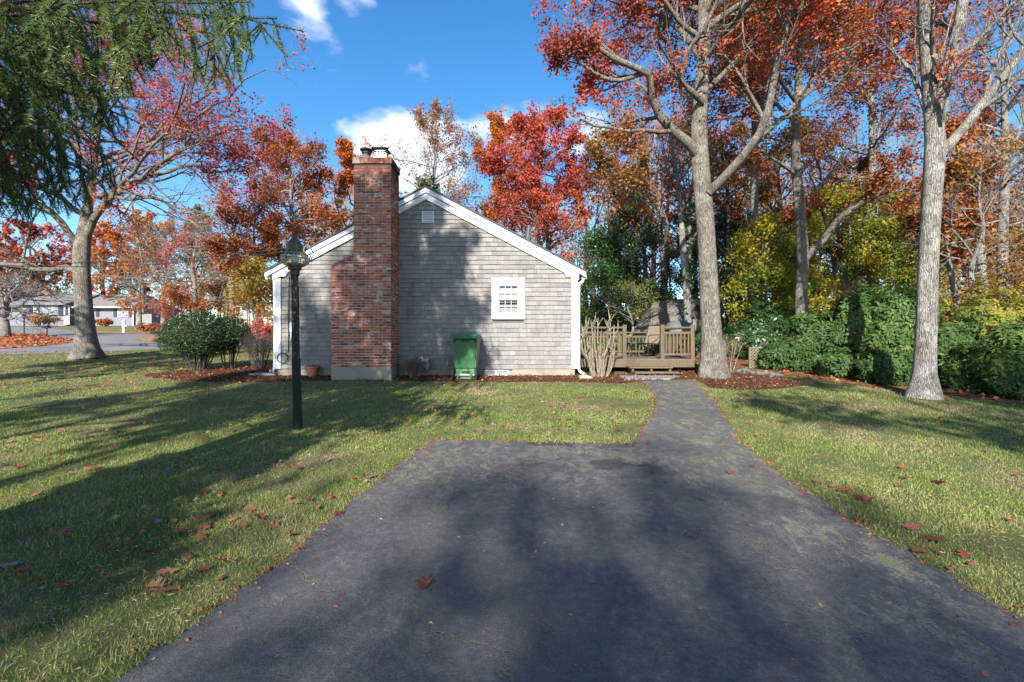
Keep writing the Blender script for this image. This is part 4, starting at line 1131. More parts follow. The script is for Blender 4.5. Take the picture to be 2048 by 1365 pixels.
# ------------------------------------------------------------------ trees
def lowfreq(Pt, s, seed):
    r = np.random.default_rng(seed); v = 0
    for i in range(4):
        kx_ = r.normal(0, 1, 3)*s*(1+.6*i); v = v+np.sin(Pt@kx_+r.uniform(0, 6.28))/(1+.5*i)
    return v/2.3
def spawn(Pp, Rp, kk, t0, t1, lenr, ang, up, n, rr, wig, r, minlen=.1, rmin=.003):
    """children of a batch of branches"""
    B, m, _ = Pp.shape
    t = (np.arange(kk)[None]+r.uniform(0, 1, (B, kk)))/kk*(t1-t0)+t0
    f = np.clip(t*(m-1), 0, m-1.001); i0 = f.astype(int); fr = f-i0
    bi = np.arange(B)[:, None]
    pos = Pp[bi, i0]*(1-fr)[..., None]+Pp[bi, i0+1]*fr[..., None]
    tan = unit(Pp[bi, i0+1]-Pp[bi, i0])
    R0 = Rp[bi, i0]*(1-fr)+Rp[bi, i0+1]*fr
    Lp = np.linalg.norm(np.diff(Pp, axis=1), axis=2).sum(1)
    q = r.normal(0, 1, (B, kk, 3)); q -= (q*tan).sum(-1, keepdims=True)*tan; q = unit(q)
    a = ang+r.normal(0, .22, (B, kk, 1))
    d = np.cos(a)*tan+np.sin(a)*q
    d[..., 2] += up; d = unit(d)
    L = np.maximum(Lp[:, None]*lenr*(1.2-.65*(t-t0)/max(t1-t0, 1e-6))*r.uniform(.65, 1.35, (B, kk)), minlen)
    pos = pos.reshape(-1, 3); d = d.reshape(-1, 3); L = L.reshape(-1); R0 = np.maximum(R0.reshape(-1)*rr, rmin)
    out = [pos]; step = (L/(n-1))[:, None]
    for i in range(n-1):
        d = unit(d+r.normal(0, wig, d.shape)+np.array([0, 0, up*.35]))
        out.append(out[-1]+d*step)
    Pc = np.stack(out, 1)
    Rc = R0[:, None]*np.linspace(1, .3, n)[None]
    return Pc, Rc
def leaf_quads(Cn, size, r, asp=.36, droop=.3, fold=.12, flat=.5, tri=False, sunny=.55):
    N = len(Cn)
    d = r.normal(0, 1, (N, 3)); d[:, 2] = d[:, 2]*flat-droop; d = unit(d)
    q = r.normal(0, 1, (N, 3)); q[:, 2] += .7; q[:, 1] -= sunny; s = unit(np.cross(d, q)); nn = np.cross(s, d)
    l = (size*r.uniform(.65, 1.35, N))[:, None]; w = l*asp
    if tri:
        V = np.stack([Cn-d*l*.25, Cn+d*l*.65+s*w*1.25, Cn+d*l*.45-s*w*1.25], 1).reshape(-1, 3)
        return V, np.arange(3*N).reshape(N, 3)
    V = np.stack([Cn, Cn+d*l*.5+s*w+nn*l*fold, Cn+d*l, Cn+d*l*.5-s*w+nn*l*fold], 1).reshape(-1, 3)
    return V, np.arange(4*N).reshape(N, 4)
def grow(trunk, tr, limbs=(), env=None, nl=12, lt0=.4, k2=6, k3=5, k4=0, seed=1, up=.12, l2=.42, l3=.5, l4=.5, wig=.16, sides=16, flare=.6, limb_r=.36, rise=.35, thin=False):
    """skeleton: trunk mesh (with main limbs), twig mesh, and twig polylines for the leaves"""
    r = np.random.default_rng(seed)
    nt = 26
    T = resample(trunk, nt)
    _d = np.concatenate([[0], np.cumsum(np.linalg.norm(np.diff(np.asarray(trunk, float), axis=0), axis=1))])
    Rt = np.interp(np.linspace(0, 1, nt), _d/_d[-1], tr)
    V, Fq = tubes(T[None], Rt[None], sides)
    V = V.reshape(nt, sides, 3)
    if flare:
        h = (T[:, 2]-T[0, 2])
        an = np.arange(sides)/sides*2*math.pi
        lob_ = 1+.35*np.sin(5*an+seed)+.25*np.sin(3*an+2*seed)
        k_ = 1+flare*np.exp(-h/(1.6*tr[0]))[:, None]*lob_[None]*.6+.035*np.sin(3*an[None]+h[:, None]*2)+.02*np.sin(7*an[None]-h[:, None]*4)
        V = T[:, None]+(V-T[:, None])*k_[..., None]
    VV, FF, off = [V.reshape(-1, 3)], [Fq], nt*sides
    P1, R1 = [], []
    for pts, ra, rbb in limbs:
        q = resample(pts, 10); P1.append(q); R1.append(np.linspace(ra, rbb, 10))
    if env is not None and nl:
        c0, e0 = np.array(env[:3]), np.array(env[3:])
        az0 = r.uniform(0, 6.28)
        for i in range(nl):
            t = lt0+(1-lt0)*((i+r.uniform(0, 1))/nl)**.8
            f = min(t*(nt-1), nt-1.01); i0 = int(f); p = T[i0]+(T[i0+1]-T[i0])*(f-i0); rad = Rt[i0]
            az_ = az0+i*2.4+r.normal(0, .3); elv = r.uniform(-.15, .9) if t < .9 else r.uniform(.3, 1.3)
            d = np.array([math.cos(az_)*math.cos(elv), math.sin(az_)*math.cos(elv), math.sin(elv)])
            o = (p-c0)/e0; dd = d/e0; A_, B_, C_ = dd@dd, o@dd, o@o-1
            disc = B_*B_-A_*C_
            if disc <= 0: tgt = c0+d*e0*.7
            else:
                ln = (-B_+math.sqrt(disc))/A_
                if ln < .4: tgt = c0+d*e0*.7
                else: tgt = p+d*ln*r.uniform(.72, 1.0)
            ln = np.linalg.norm(tgt-p)
            mid = p+(tgt-p)*.45+np.array([0, 0, -rise*.25*ln if d[2] > .3 else rise*.12*ln])+r.normal(0, .06*ln, 3)
            u_ = np.linspace(0, 1, 10)[:, None]
            q = (1-u_)**2*p+2*u_*(1-u_)*mid+u_**2*tgt
            q[1:] += np.cumsum(r.normal(0, .012*ln, (9, 3)), 0)
            ra = min(rad*.62, limb_r*tr[0]*(.35+.65*min(1, ln/(e0.max()+.01))))
            P1.append(q); R1.append(np.linspace(ra, ra*.22, 10))
    P1, R1 = np.array(P1), np.array(R1)
    # the leading shoot of the trunk also bears branches
    v, fq = tubes(P1, R1, 8); VV.append(v); FF.append(fq+off); off += len(v)
    src_P, src_R = P1, R1
    top = resample(T[int(nt*max(lt0, .35)):], 10)[None]; topR = np.linspace(Rt[int(nt*max(lt0, .35))], Rt[-1], 10)[None]
    P2, R2 = spawn(np.concatenate([P1, top]), np.concatenate([R1, topR]), k2, .22, 1.0, l2, .85, up, 5 if thin else 7, .55, wig, r)
    tw = [(P2, R2, 3 if thin else 5)]
    P3, R3 = spawn(P2, R2, k3, .15, 1.0, l3, .8, up*.8, 3 if thin else 4, .6, wig*1.2, r, rmin=.0035)
    tw.append((P3, R3, 3))
    last = [P3]
    if k4:
        P4, R4 = spawn(P3, R3, k4, .1, 1.0, l4, .75, up*.5, 4, .65, wig*1.3, r, rmin=.003)
        tw.append((P4, R4, 3)); last = [P4]
    trunk_mesh = (np.concatenate(VV), np.concatenate(FF))
    tv, tf, o2 = [], [], 0
    for p, rr_, sd in tw:
        v, fq = tubes(p, rr_, sd); tv.append(v); tf.append(fq+o2); o2 += len(v)
    return trunk_mesh, (np.concatenate(tv), np.concatenate(tf)), last
def leaves_on(last, n, r, spread, env=None, gap=None, seed=0, gs=.9):
    Pt = last[0]; B, m, _ = Pt.shape
    b = r.integers(0, B, n); f = r.uniform(.15, 1, n)*(m-1.001); i0 = f.astype(int); fr = (f-i0)[:, None]
    c = Pt[b, i0]*(1-fr)+Pt[b, i0+1]*fr+r.normal(0, spread, (n, 3))
    keep = np.ones(n, bool)
    if gap is not None: keep &= lowfreq(c, gs, seed+50)+r.normal(0, .18, n) > gap
    if env is not None: keep &= (((c-np.array(env[:3]))/(np.array(env[3:])*1.12))**2).sum(1) < 1
    return c[keep]
def make_tree(name, label, cat, trunk, tr, bark_m, twig_m=None, leaf_m=None, n_leaf=0, size=.12, spread=.12, gap=None, env=None, group=None, clip_env=True, seed=1, asp=.36, gs=.9, extra=(), droop=.3, tri=False, **kw):
    base = trunk[0]
    t = thing(name, label, cat, (base[0], base[1], max(base[2], gz(base[1])-.3)), 0, group)
    org = np.array(origin_of(t))
    tm, wm_, last = grow(trunk, tr, env=env, seed=seed, **kw)
    link('trunk', npmesh('trunk', tm[0]-org, [tm[1]], True, None, [M[bark_m]]), t)
    link('branches', npmesh('branches', wm_[0]-org, [wm_[1]], True, None, [M[twig_m or bark_m]]), t)['kind'] = 'stuff'
    r = np.random.default_rng(seed+900)
    if n_leaf:
        c = leaves_on(last, n_leaf, r, spread, env if clip_env else None, gap, seed, gs)
        V, Fq = leaf_quads(c, size, r, asp, droop, tri=tri)
        rnd = r.uniform(0, 1, len(c))
        link('crown', npmesh('crown', V-org, [Fq], False, {'rnd': rnd}, [M[leaf_m]]), t)['kind'] = 'stuff'
    for nm, V, Fs, attr, m in extra:
        link(nm, npmesh(nm, V-org, Fs, False, {'rnd': attr} if attr is not None else None, [M[m]]), t)['kind'] = 'stuff'
    return t
def ivy_on(pts, r0, n, size, seed):
    r = np.random.default_rng(seed); q = resample(pts, 40)
    i = r.integers(0, 40, n); a = r.uniform(0, 6.28, n); rad = r0*r.uniform(.9, 2.2, n)
    c = q[i]+np.stack([np.cos(a)*rad, np.sin(a)*rad, r.normal(0, .15, n)], 1)
    V, Fq = leaf_quads(c, size, r, .6, .4)
    return ('ivy', V, [Fq], r.uniform(0, 1, len(c)), 'leaf_holly')
def pth(pts, y, dy=None):
    """polyline from measured points; depth may run from y by dy"""
    n = len(pts); out = []
    for i, (u, v) in enumerate(pts):
        yy_ = y+(dy*i/(n-1) if dy else 0); out.append(P(u, v, yy_))
    return out

# ---- the four big oaks of the garden
YA = 10.84
zA = gz(YA)
trA = [P(1427, 757, YA), P(1423, 690, YA), P(1419, 600, YA), P(1414, 500, YA), P(1406, 400, YA), P(1400, 310, YA), P(1398, 250, YA), P(1402, 180, YA), P(1408, 90, YA+.1), P(1406, 0, YA+.2), P(1410, -90, YA+.3), P(1414, -190, YA+.4)]
make_tree('oak_tree', 'large oak with pale patched trunk rising from the mulch beside the deck', 'tree', trA, [0.270, 0.230, 0.211, 0.203, 0.198, 0.194, 0.180, 0.158, 0.140, 0.117, 0.072, 0.027], 'oak_bark', 'oak_bark', 'leaf_scarlet', 74000, .075, .075, -.14,
    env=(P(1430, -60, YA)[0]+.2, YA+.4, 9.0, 5.2, 4.2, 2.7), nl=17, lt0=.62, k2=8, k3=6, k4=2, seed=5, clip_env=False, sides=24, gs=.8, flare=.75,
    limbs=[(pth([(1402, 318), (1375, 285), (1340, 256), (1314, 224), (1302, 190), (1308, 168), (1290, 140), (1248, 128), (1200, 100), (1150, 60)], YA, -1.3), .125, .035),
           (pth([(1290, 142), (1250, 160), (1210, 158), (1165, 130), (1130, 100)], YA-.7, -.6), .06, .02),
           (pth([(1418, 385), (1442, 362), (1475, 325), (1512, 280), (1535, 225), (1550, 150), (1575, 40), (1590, -60)], YA-.15, -1.6), .11, .035),
           (pth([(1470, 330), (1510, 290), (1560, 240), (1610, 190), (1680, 150), (1760, 110)], YA-.5, .9), .065, .02),
           (pth([(1404, 205), (1385, 185), (1362, 165), (1366, 130), (1380, 95), (1410, 55), (1435, 0)], YA-.2, -1.3), .075, .03),
           (pth([(1400, 190), (1425, 170), (1450, 145), (1500, 95), (1560, 60), (1640, 20)], YA+.2, 1.2), .075, .02),
           (pth([(1404, 120), (1360, 60), (1300, 20), (1220, -20), (1120, -30)], YA+.1, 1.4), .085, .02),
           (pth([(1410, 60), (1480, 10), (1580, -30), (1700, -40)], YA+.1, -.9), .085, .02)])
YB_ = 13.6
make_tree('oak_tree', 'forked oak behind the rhododendrons with a limb slanting up to the right', 'tree', [(P(1606, 730, YB_)[0], YB_, gz(YB_)-.05)]+pth([(1604, 650), (1602, 600), (1605, 540), (1603, 470), (1598, 400), (1592, 330), (1592, 240), (1597, 160), (1602, 60), (1600, -80), (1610, -260)], YB_),
    [0.185, 0.172, 0.163, 0.158, 0.158, 0.145, 0.128, 0.110, 0.097, 0.070, 0.044, 0.018], 'oak_bark', 'dark_bark', 'leaf_rust', 56000, .085, .09, -.18,
    env=(P(1600, 40, YB_)[0], YB_, 9.7, 4.6, 3.6, 3.2), nl=15, lt0=.5, k2=7, k3=6, k4=2, seed=16, clip_env=False, sides=18, flare=.4,
    limbs=[(pth([(1608, 520), (1632, 495), (1655, 470), (1680, 432), (1715, 415), (1745, 396), (1775, 370), (1800, 345)], YB_, -.8), .115, .045),
           (pth([(1603, 395), (1640, 372), (1668, 340), (1690, 300), (1720, 255)], YB_, 1.0), .08, .025),
           (pth([(1594, 350), (1565, 330), (1545, 318), (1520, 300)], YB_, -.5), .07, .02),
           (pth([(1593, 250), (1560, 215), (1520, 190), (1470, 150)], YB_, .9), .06, .018),
           (pth([(1596, 190), (1640, 150), (1690, 110), (1760, 60)], YB_, -.8), .06, .018)])
YC_ = 8.3
make_tree('oak_tree', 'pale barked oak forking high, at the lawn edge among the rhododendrons', 'tree', pth([(1846, 797), (1848, 760), (1850, 690), (1854, 600), (1858, 500), (1863, 400), (1868, 320), (1869, 265), (1862, 200), (1855, 130), (1850, 60), (1846, -40), (1850, -250), (1870, -480)], YC_),
    [0.188, 0.164, 0.156, 0.150, 0.146, 0.146, 0.152, 0.148, 0.116, 0.104, 0.096, 0.080, 0.056, 0.024], 'pale_bark', 'twig_grey', 'leaf_scarlet', 18000, .075, .08, .0,
    env=(P(1890, -150, YC_)[0], YC_+.2, 8.4, 3.6, 3.2, 2.7), nl=11, lt0=.68, k2=8, k3=6, k4=3, seed=27, clip_env=False, sides=22, flare=.6,
    limbs=[(pth([(1868, 275), (1880, 225), (1886, 175), (1900, 115), (1918, 50), (1930, -30), (1945, -140)], YC_, -.5), .105, .065),
           (pth([(1876, 315), (1896, 290), (1925, 262), (1955, 218), (1990, 176), (2030, 122), (2075, 60), (2130, -20)], YC_, .3), .088, .05),
           (pth([(1857, 235), (1820, 140), (1790, 110), (1770, 60)], YC_, .8), .05, .02),
           (pth([(1886, 245), (1895, 190), (1900, 130), (1912, 70)], YC_-.2, -.5), .035, .02)])
YL = 15.1
make_tree('oak_tree', 'spreading red leaved oak standing on the lawn near the road', 'tree', pth([(176, 718), (174, 695), (170, 640), (165, 580), (163, 530), (165, 492), (172, 440), (180, 380), (188, 320), (198, 250), (205, 170)], YL),
    [0.288, 0.256, 0.232, 0.224, 0.224, 0.220, 0.152, 0.128, 0.104, 0.072, 0.024], 'oak_bark', 'oak_bark', 'leaf_maroon', 62000, .08, .09, -.10,
    env=(P(240, 200, YL)[0], YL, 8.7, 6.0, 5.0, 4.0), nl=15, lt0=.5, k2=9, k3=6, k4=2, seed=38, clip_env=False, sides=24, flare=1.05,
    limbs=[(pth([(160, 545), (130, 535), (90, 541), (40, 532), (-40, 525), (-120, 510)], YL, .6), .11, .06),
           (pth([(170, 480), (195, 425), (225, 392), (282, 360), (330, 320), (390, 285), (440, 265), (500, 255)], YL, -1.0), .125, .025),
           (pth([(290, 355), (335, 345), (380, 330), (440, 345), (500, 330)], YL-.4, 1.0), .07, .02),
           (pth([(168, 470), (178, 400), (190, 320), (240, 305), (290, 295), (330, 245), (380, 215), (430, 180)], YL, 1.4), .115, .025),
           (pth([(160, 490), (140, 470), (110, 430), (60, 400), (0, 380), (-60, 330)], YL, -1.2), .11, .03),
           (pth([(225, 392), (260, 400), (310, 395), (350, 420), (420, 470)], YL-.2, -1.6), .06, .015),
           (pth([(190, 320), (200, 230), (250, 150), (330, 100), (400, 60)], YL, .5), .09, .025)])

# ---- trees behind the house and in the wood, each with its own crown
def bg(label, u, y, uc, v0, v1, hw, leaf_m, n_leaf, size, bark_m='twig_grey', r0=.2, seed=1, name='maple_tree', lean=0, gap=-.1, nl=13, k2=6, k3=5, k4=0, lt0=.3, up=.18, extra=(), group=None, spread=.13, gs=.55, depth=.8, cat='tree', **kw):
    n_leaf, size = int(n_leaf*1.5), size*.68
    hw = hw*1.12
    k_ = F/y
    xc = (uc-1024)/k_; zt = EYE+(682.5-v0)/k_; zb = EYE+(682.5-v1)/k_
    x0 = (u-1024)/k_; z0 = gz(y)-.05
    env = (xc, y, (zt+zb)/2, hw/k_, hw/k_*depth, (zt-zb)/2)
    top = zt-.12*(zt-zb)
    r = np.random.default_rng(seed+77)
    pts = [(x0+(xc-x0)*t*t*.9+r.normal(0, .06)*(t > 0), y+r.normal(0, .08)*(t > 0), z0+(top-z0)*t) for t in np.linspace(0, 1, 7)]
    return make_tree(name, label, cat, pts, [r0, r0*.88, r0*.8, r0*.68, r0*.5, r0*.3, .03], bark_m, bark_m, leaf_m, n_leaf, size, spread, gap, env, group, seed=seed, nl=nl, k2=k2, k3=k3, k4=k4, lt0=lt0, up=up, gs=gs, sides=10, flare=.35, extra=extra, tri=True, thin=True, **kw)

bg('airy orange brown oak behind the left end of the house roof', 596, 24, 578, 262, 640, 122, 'leaf_rust', 23000, .17, seed=101, r0=.22, gap=-.30, k2=8, k3=6, lt0=.2, nl=18, up=.3)
bg('vivid orange maple directly behind the brick chimney', 712, 29, 705, 288, 600, 92, 'leaf_orange', 16000, .21, seed=102, gap=-.45)
ivt = [( (862-1024)/F*28, 28, gz(28)), ((862-1024)/F*28, 28, 6), ((856-1024)/F*28, 28, 11.4)]
bg('sparse tan leaved oak with ivy on its trunk behind the roof peak', 862, 28, 874, 214, 520, 108, 'leaf_tan', 8500, .17, seed=103, gap=-.25, k2=9, k3=7, up=.34, nl=18, lt0=.3, extra=(ivy_on(ivt, .30, 2600, .20, 3),))
bg('orange maple whose top shows behind the red maple', 1012, 31, 1010, 224, 520, 76, 'leaf_orange', 11000, .22, seed=104, gap=-.4)
bg('bright red maple rising behind the right roof slope', 1078, 26, 1074, 222, 500, 118, 'leaf_crimson', 22000, .19, seed=105, gap=-.32, k2=7, k3=6, nl=16)
bg('red orange maple with low branches behind the roof edge', 1105, 22, 1085, 380, 600, 105, 'leaf_scarlet', 9000, .16, seed=106, gap=-.1)
bg('brown and olive oak beside the red maple', 1232, 23, 1235, 244, 520, 88, 'leaf_brown', 13000, .18, 'dark_bark', seed=107, gap=-.40)
bg('rust red bushy maple by the left corner of the house', 520, 20, 508, 400, 700, 84, 'leaf_rust', 12000, .15, 'dark_bark', .14, seed=108, gap=-.35)
bg('yellow green and orange small maple beside the corner board', 512, 17, 512, 520, 690, 66, 'leaf_mixed', 6000, .11, 'twig_grey', .07, seed=109, gap=-.3)
bg('bare grey birch leaning among the trees over the road', 466, 27, 440, 330, 560, 95, None, 0, .1, 'twig_grey', .16, seed=110, k2=9, k3=8, nl=16, lt0=.35, up=.06, l2=.5)
bg('bare pale tree with arching twigs across the road', 385, 30, 395, 430, 640, 105, 'leaf_tan', 1500, .16, 'twig_grey', .2, seed=111, k2=10, k3=9, nl=18, lt0=.25, up=.0, l2=.5, gap=0)
bg('pale trunked bare tree beside the house across the road', 278, 46, 285, 500, 650, 50, 'leaf_rust', 2500, .24, 'pale_bark', .26, seed=112, k2=8, k3=7)
bg('wide tan twiggy oak massed beyond the road behind the bare trees', 325, 40, 330, 440, 650, 125, 'leaf_tan', 6000, .24, 'twig_grey', .2, seed=175, gap=-.25, k2=9, k3=7, nl=16, lt0=.2, name='oak_tree')
bg('olive and tan oak across the road nearest the house corner', 465, 38, 462, 470, 660, 80, 'leaf_mixed', 4500, .22, 'twig_grey', .18, seed=176, gap=-.25, nl=16, lt0=.2, name='oak_tree')
bg('dark green pine showing above the bare trees across the road', 405, 52, 405, 405, 620, 42, 'leaf_pine', 6500, .40, 'dark_bark', .3, seed=113, gap=-.5, name='pine_tree')
bg('broad orange oak beyond the house across the road', 285, 60, 275, 428, 640, 105, 'leaf_orange', 10000, .40, 'twig_grey', .35, seed=114, gap=-.25)
bg('deep red maple beyond the house across the road', 205, 64, 205, 455, 640, 80, 'leaf_crimson', 8000, .42, 'dark_bark', .35, seed=115, gap=-.2)
bg('orange and red oak behind the left side of the ranch house', 60, 72, 60, 440, 650, 120, 'leaf_scarlet', 10000, .48, 'dark_bark', .4, seed=116, gap=-.2)
bg('rust coloured oak far left beyond the brick house', -80, 70, -70, 420, 660, 110, 'leaf_rust', 8000, .48, 'dark_bark', .4, seed=117, gap=-.2)
bg('rust red dogwood shrub tree at the road bank', 350, 30, 345, 570, 690, 68, 'leaf_rust', 5000, .15, 'dark_bark', .07, seed=118, gap=-.1, lt0=.1, name='dogwood_tree')
bg('bare ornamental cherry with grey crooked limbs on the verge', 8, 27.5, 25, 545, 672, 135, 'leaf_tan', 700, .14, 'twig_grey', .30, seed=119, k2=9, k3=8, nl=14, lt0=.25, up=.02, gap=.1, name='cherry_tree', l2=.5)
bg('green pine behind the ranch house roof end', 262, 66, 262, 510, 650, 34, 'leaf_pine', 4500, .42, 'dark_bark', .3, seed=120, gap=-.6, name='pine_tree')
bg('salmon and tan young maple beyond the evergreen shrubs', 440, 34, 445, 560, 690, 75, 'leaf_tan', 6000, .18, 'twig_grey', .09, seed=121, gap=-.2, lt0=.15)
# right of the house
bg('tall dark holly tree beside the right roof edge', 1205, 19, 1200, 462, 700, 62, 'leaf_holly', 11000, .12, 'dark_bark', .13, seed=131, gap=-.6, name='holly_tree', lt0=.08, nl=20, spread=.2)
bg('broad dark holly tree behind the deck railing', 1290, 21, 1285, 392, 690, 76, 'leaf_holly', 13000, .13, 'dark_bark', .16, seed=132, gap=-.38, name='holly_tree', lt0=.08, nl=20)
bg('dark spreading holly filling the gap behind the deck and shed', 1240, 23, 1245, 520, 720, 90, 'leaf_holly', 9000, .16, 'dark_bark', .1, seed=177, gap=-.6, name='holly_tree', lt0=.06, nl=20)
bg('dark evergreen holly between the shed and the big oak', 1372, 24, 1378, 440, 700, 62, 'leaf_holly', 9000, .14, 'dark_bark', .14, seed=133, gap=-.35, name='holly_tree', lt0=.08, nl=18)
bg('small orange tinted maple in front of the hollies', 1262, 17.6, 1262, 560, 640, 92, 'leaf_olive', 1500, .085, 'twig_grey', .06, seed=134, gap=.1, lt0=.3, up=0)
bg('slender bare oak with a pale curved limb near the hollies', 1222, 22, 1270, 370, 620, 95, 'leaf_tan', 2200, .13, 'twig_grey', .14, seed=135, k2=8, k3=7, nl=13, gap=0)
iv2 = [P(1374, 640, 16.5), P(1376, 500, 16.5), P(1385, 400, 16.5)]
make_tree('oak_tree', 'twin stemmed slim oak rising behind the covered grill', 'tree', [(P(1376, 720, 16.5)[0], 16.5, gz(16.5))]+pth([(1376, 650), (1372, 560), (1366, 500), (1362, 440), (1358, 380), (1345, 300), (1335, 240)], 16.5), [.14, .13, .125, .12, .09, .08, .06, .02], 'twig_grey', 'twig_grey', 'leaf_rust', 3500, .14, .16, 0,
    env=(P(1340, 300, 16.5)[0], 16.5, 9.0, 2.4, 2.2, 2.6), nl=9, lt0=.5, k2=7, k3=6, seed=136, sides=10, clip_env=False,
    limbs=[(pth([(1371, 545), (1380, 490), (1378, 430), (1385, 370), (1392, 300)], 16.5, .5), .09, .03), (pth([(1364, 475), (1345, 455), (1325, 440), (1290, 405), (1250, 385), (1235, 370)], 16.5, -.4), .06, .025)], extra=(ivy_on(iv2, .10, 350, .11, 5),))
for i, (u, y, vt, lm, rr0, lab) in enumerate([
        (1462, 19, 250, 'leaf_rust', .15, 'slim dark oak just right of the big oak by the deck'),
        (1500, 25, 240, 'leaf_brown', .17, 'brown leaved oak between the big oak and the forked oak'),
        (1560, 23, 230, 'leaf_scarlet', .16, 'red brown oak left of the forked oak trunk'),
        (1668, 18, 260, 'leaf_rust', .12, 'thin oak standing under the slanting limb'),
        (1716, 22, 230, 'leaf_brown', .16, 'straight oak between the forked oak and the pale oak'),
        (1905, 14, 240, 'leaf_rust', .10, 'thin dark stemmed oak just behind the pale oak'),
        (1330, 27, 235, 'leaf_rust', .17, 'rusty oak above the dark hollies'),
        (1420, 30, 225, 'leaf_scarlet', .2, 'red oak far behind the large oak trunk')]):
    bg(lab, u, y, u+random.uniform(-12, 12), vt, 520, 85 if y > 15 else 70, lm, 6500, .17, 'dark_bark' if i % 2 == 0 else 'twig_grey', rr0, seed=140+i, gap=-.12, k2=7, k3=6, lt0=.35, name='oak_tree')
bg('broad brown and gold oak between the large oak and the forked oak', 1512, 17.5, 1500, -60, 400, 150, 'leaf_brown', 17000, .14, 'twig_grey', .19, seed=171, gap=-.3, k2=9, k3=7, nl=18, name='oak_tree', lt0=.4)
bg('orange brown oak with a broad crown between the forked oak and the pale oak', 1742, 16.5, 1745, -40, 400, 140, 'leaf_rust', 14000, .14, 'twig_grey', .18, seed=172, gap=-.2, k2=9, k3=7, nl=18, name='oak_tree', lt0=.4)
bg('tall red leaved oak behind the first pale oak limb', 1960, 19, 1975, -40, 330, 120, 'leaf_scarlet', 6000, .16, 'pale_bark', .18, seed=173, gap=-.05, k2=9, k3=7, nl=18, name='oak_tree', lt0=.4)
bg('tawny oak above the hollies behind the deck', 1325, 25, 1312, 150, 470, 105, 'leaf_rust', 9000, .18, 'twig_grey', .18, seed=174, gap=-.2, k2=9, k3=7, nl=16, name='oak_tree', lt0=.4)
bg('yellow maple left of the forked oak trunk', 1530, 15.5, 1525, 430, 700, 70, 'leaf_yellow', 8500, .13, 'dark_bark', .09, seed=151, gap=-.3, lt0=.15)
bg('bright yellow maple behind the slanting oak limb', 1690, 16.5, 1700, 350, 700, 110, 'leaf_yellow', 12000, .14, 'twig_grey', .11, seed=152, gap=-.25, lt0=.15)
bg('olive and gold maple left of the pale oak', 1790, 15.5, 1790, 380, 700, 78, 'leaf_olive', 9000, .13, 'twig_grey', .09, seed=153, gap=-.25, lt0=.2)
bg('dark olive evergreen under the yellow maples', 1585, 20, 1590, 500, 720, 85, 'leaf_olive', 8000, .13, 'dark_bark', .1, seed=154, gap=-.3, lt0=.1)
for u, y, vt, lm, lab in [(1455, 22, 400, 'leaf_holly', 'dark holly right behind the big oak trunk'), (1555, 24, 420, 'leaf_olive', 'olive understorey maple left of the forked oak foot'), (1640, 23, 400, 'leaf_holly', 'dark holly under the slanting oak limb'),
                          (1745, 25, 380, 'leaf_brown', 'brown understorey oak between forked oak and pale oak'), (1835, 19, 420, 'leaf_olive', 'olive understorey maple hidden behind the pale oak trunk'), (1905, 20, 400, 'leaf_rust', 'rusty understorey oak right of the pale oak'), (2010, 21, 420, 'leaf_brown', 'brown understorey oak at the end of the lawn')]:
    bg(lab, u, y, u, vt, 720, 72, lm, 5500, .2, 'dark_bark', .1, seed=int(u), gap=-.45, lt0=.08, nl=18, k2=5, k3=4, name='holly_tree' if lm == 'leaf_holly' else 'understorey_tree', spread=.25)
bg('golden brown oak with level pale branches at the lawn end', 1960, 13, 1960, 290, 640, 115, 'leaf_brown', 6500, .13, 'twig_grey', .10, seed=155, gap=.0, k2=8, k3=7, lt0=.25, up=0, l2=.5, name='oak_tree')
bg('bare grey oak with a tangle of lichened branches beyond the pale oak', 2010, 17, 2010, -60, 600, 190, 'leaf_red', 2500, .15, 'pale_bark', .2, seed=156, gap=.1, k2=9, k3=8, nl=20, lt0=.25, up=.0, name='oak_tree', l2=.48)
bg('orange leaved oak deep in the wood past the pale oak', 2060, 26, 2060, 250, 640, 110, 'leaf_tan', 6000, .2, 'twig_grey', .2, seed=157, gap=-.1, k2=7, k3=6, name='oak_tree')
bg('white stemmed birch in the wood right of the pale oak', 1915, 22, 1920, 330, 620, 60, 'leaf_tan', 2500, .16, 'pale_bark', .12, seed=158, gap=0, name='birch_tree')
bg('second white stemmed birch deeper in the wood by the lawn end', 1990, 24, 1985, 330, 620, 60, 'leaf_brown', 2500, .16, 'pale_bark', .12, seed=159, gap=0, name='birch_tree')

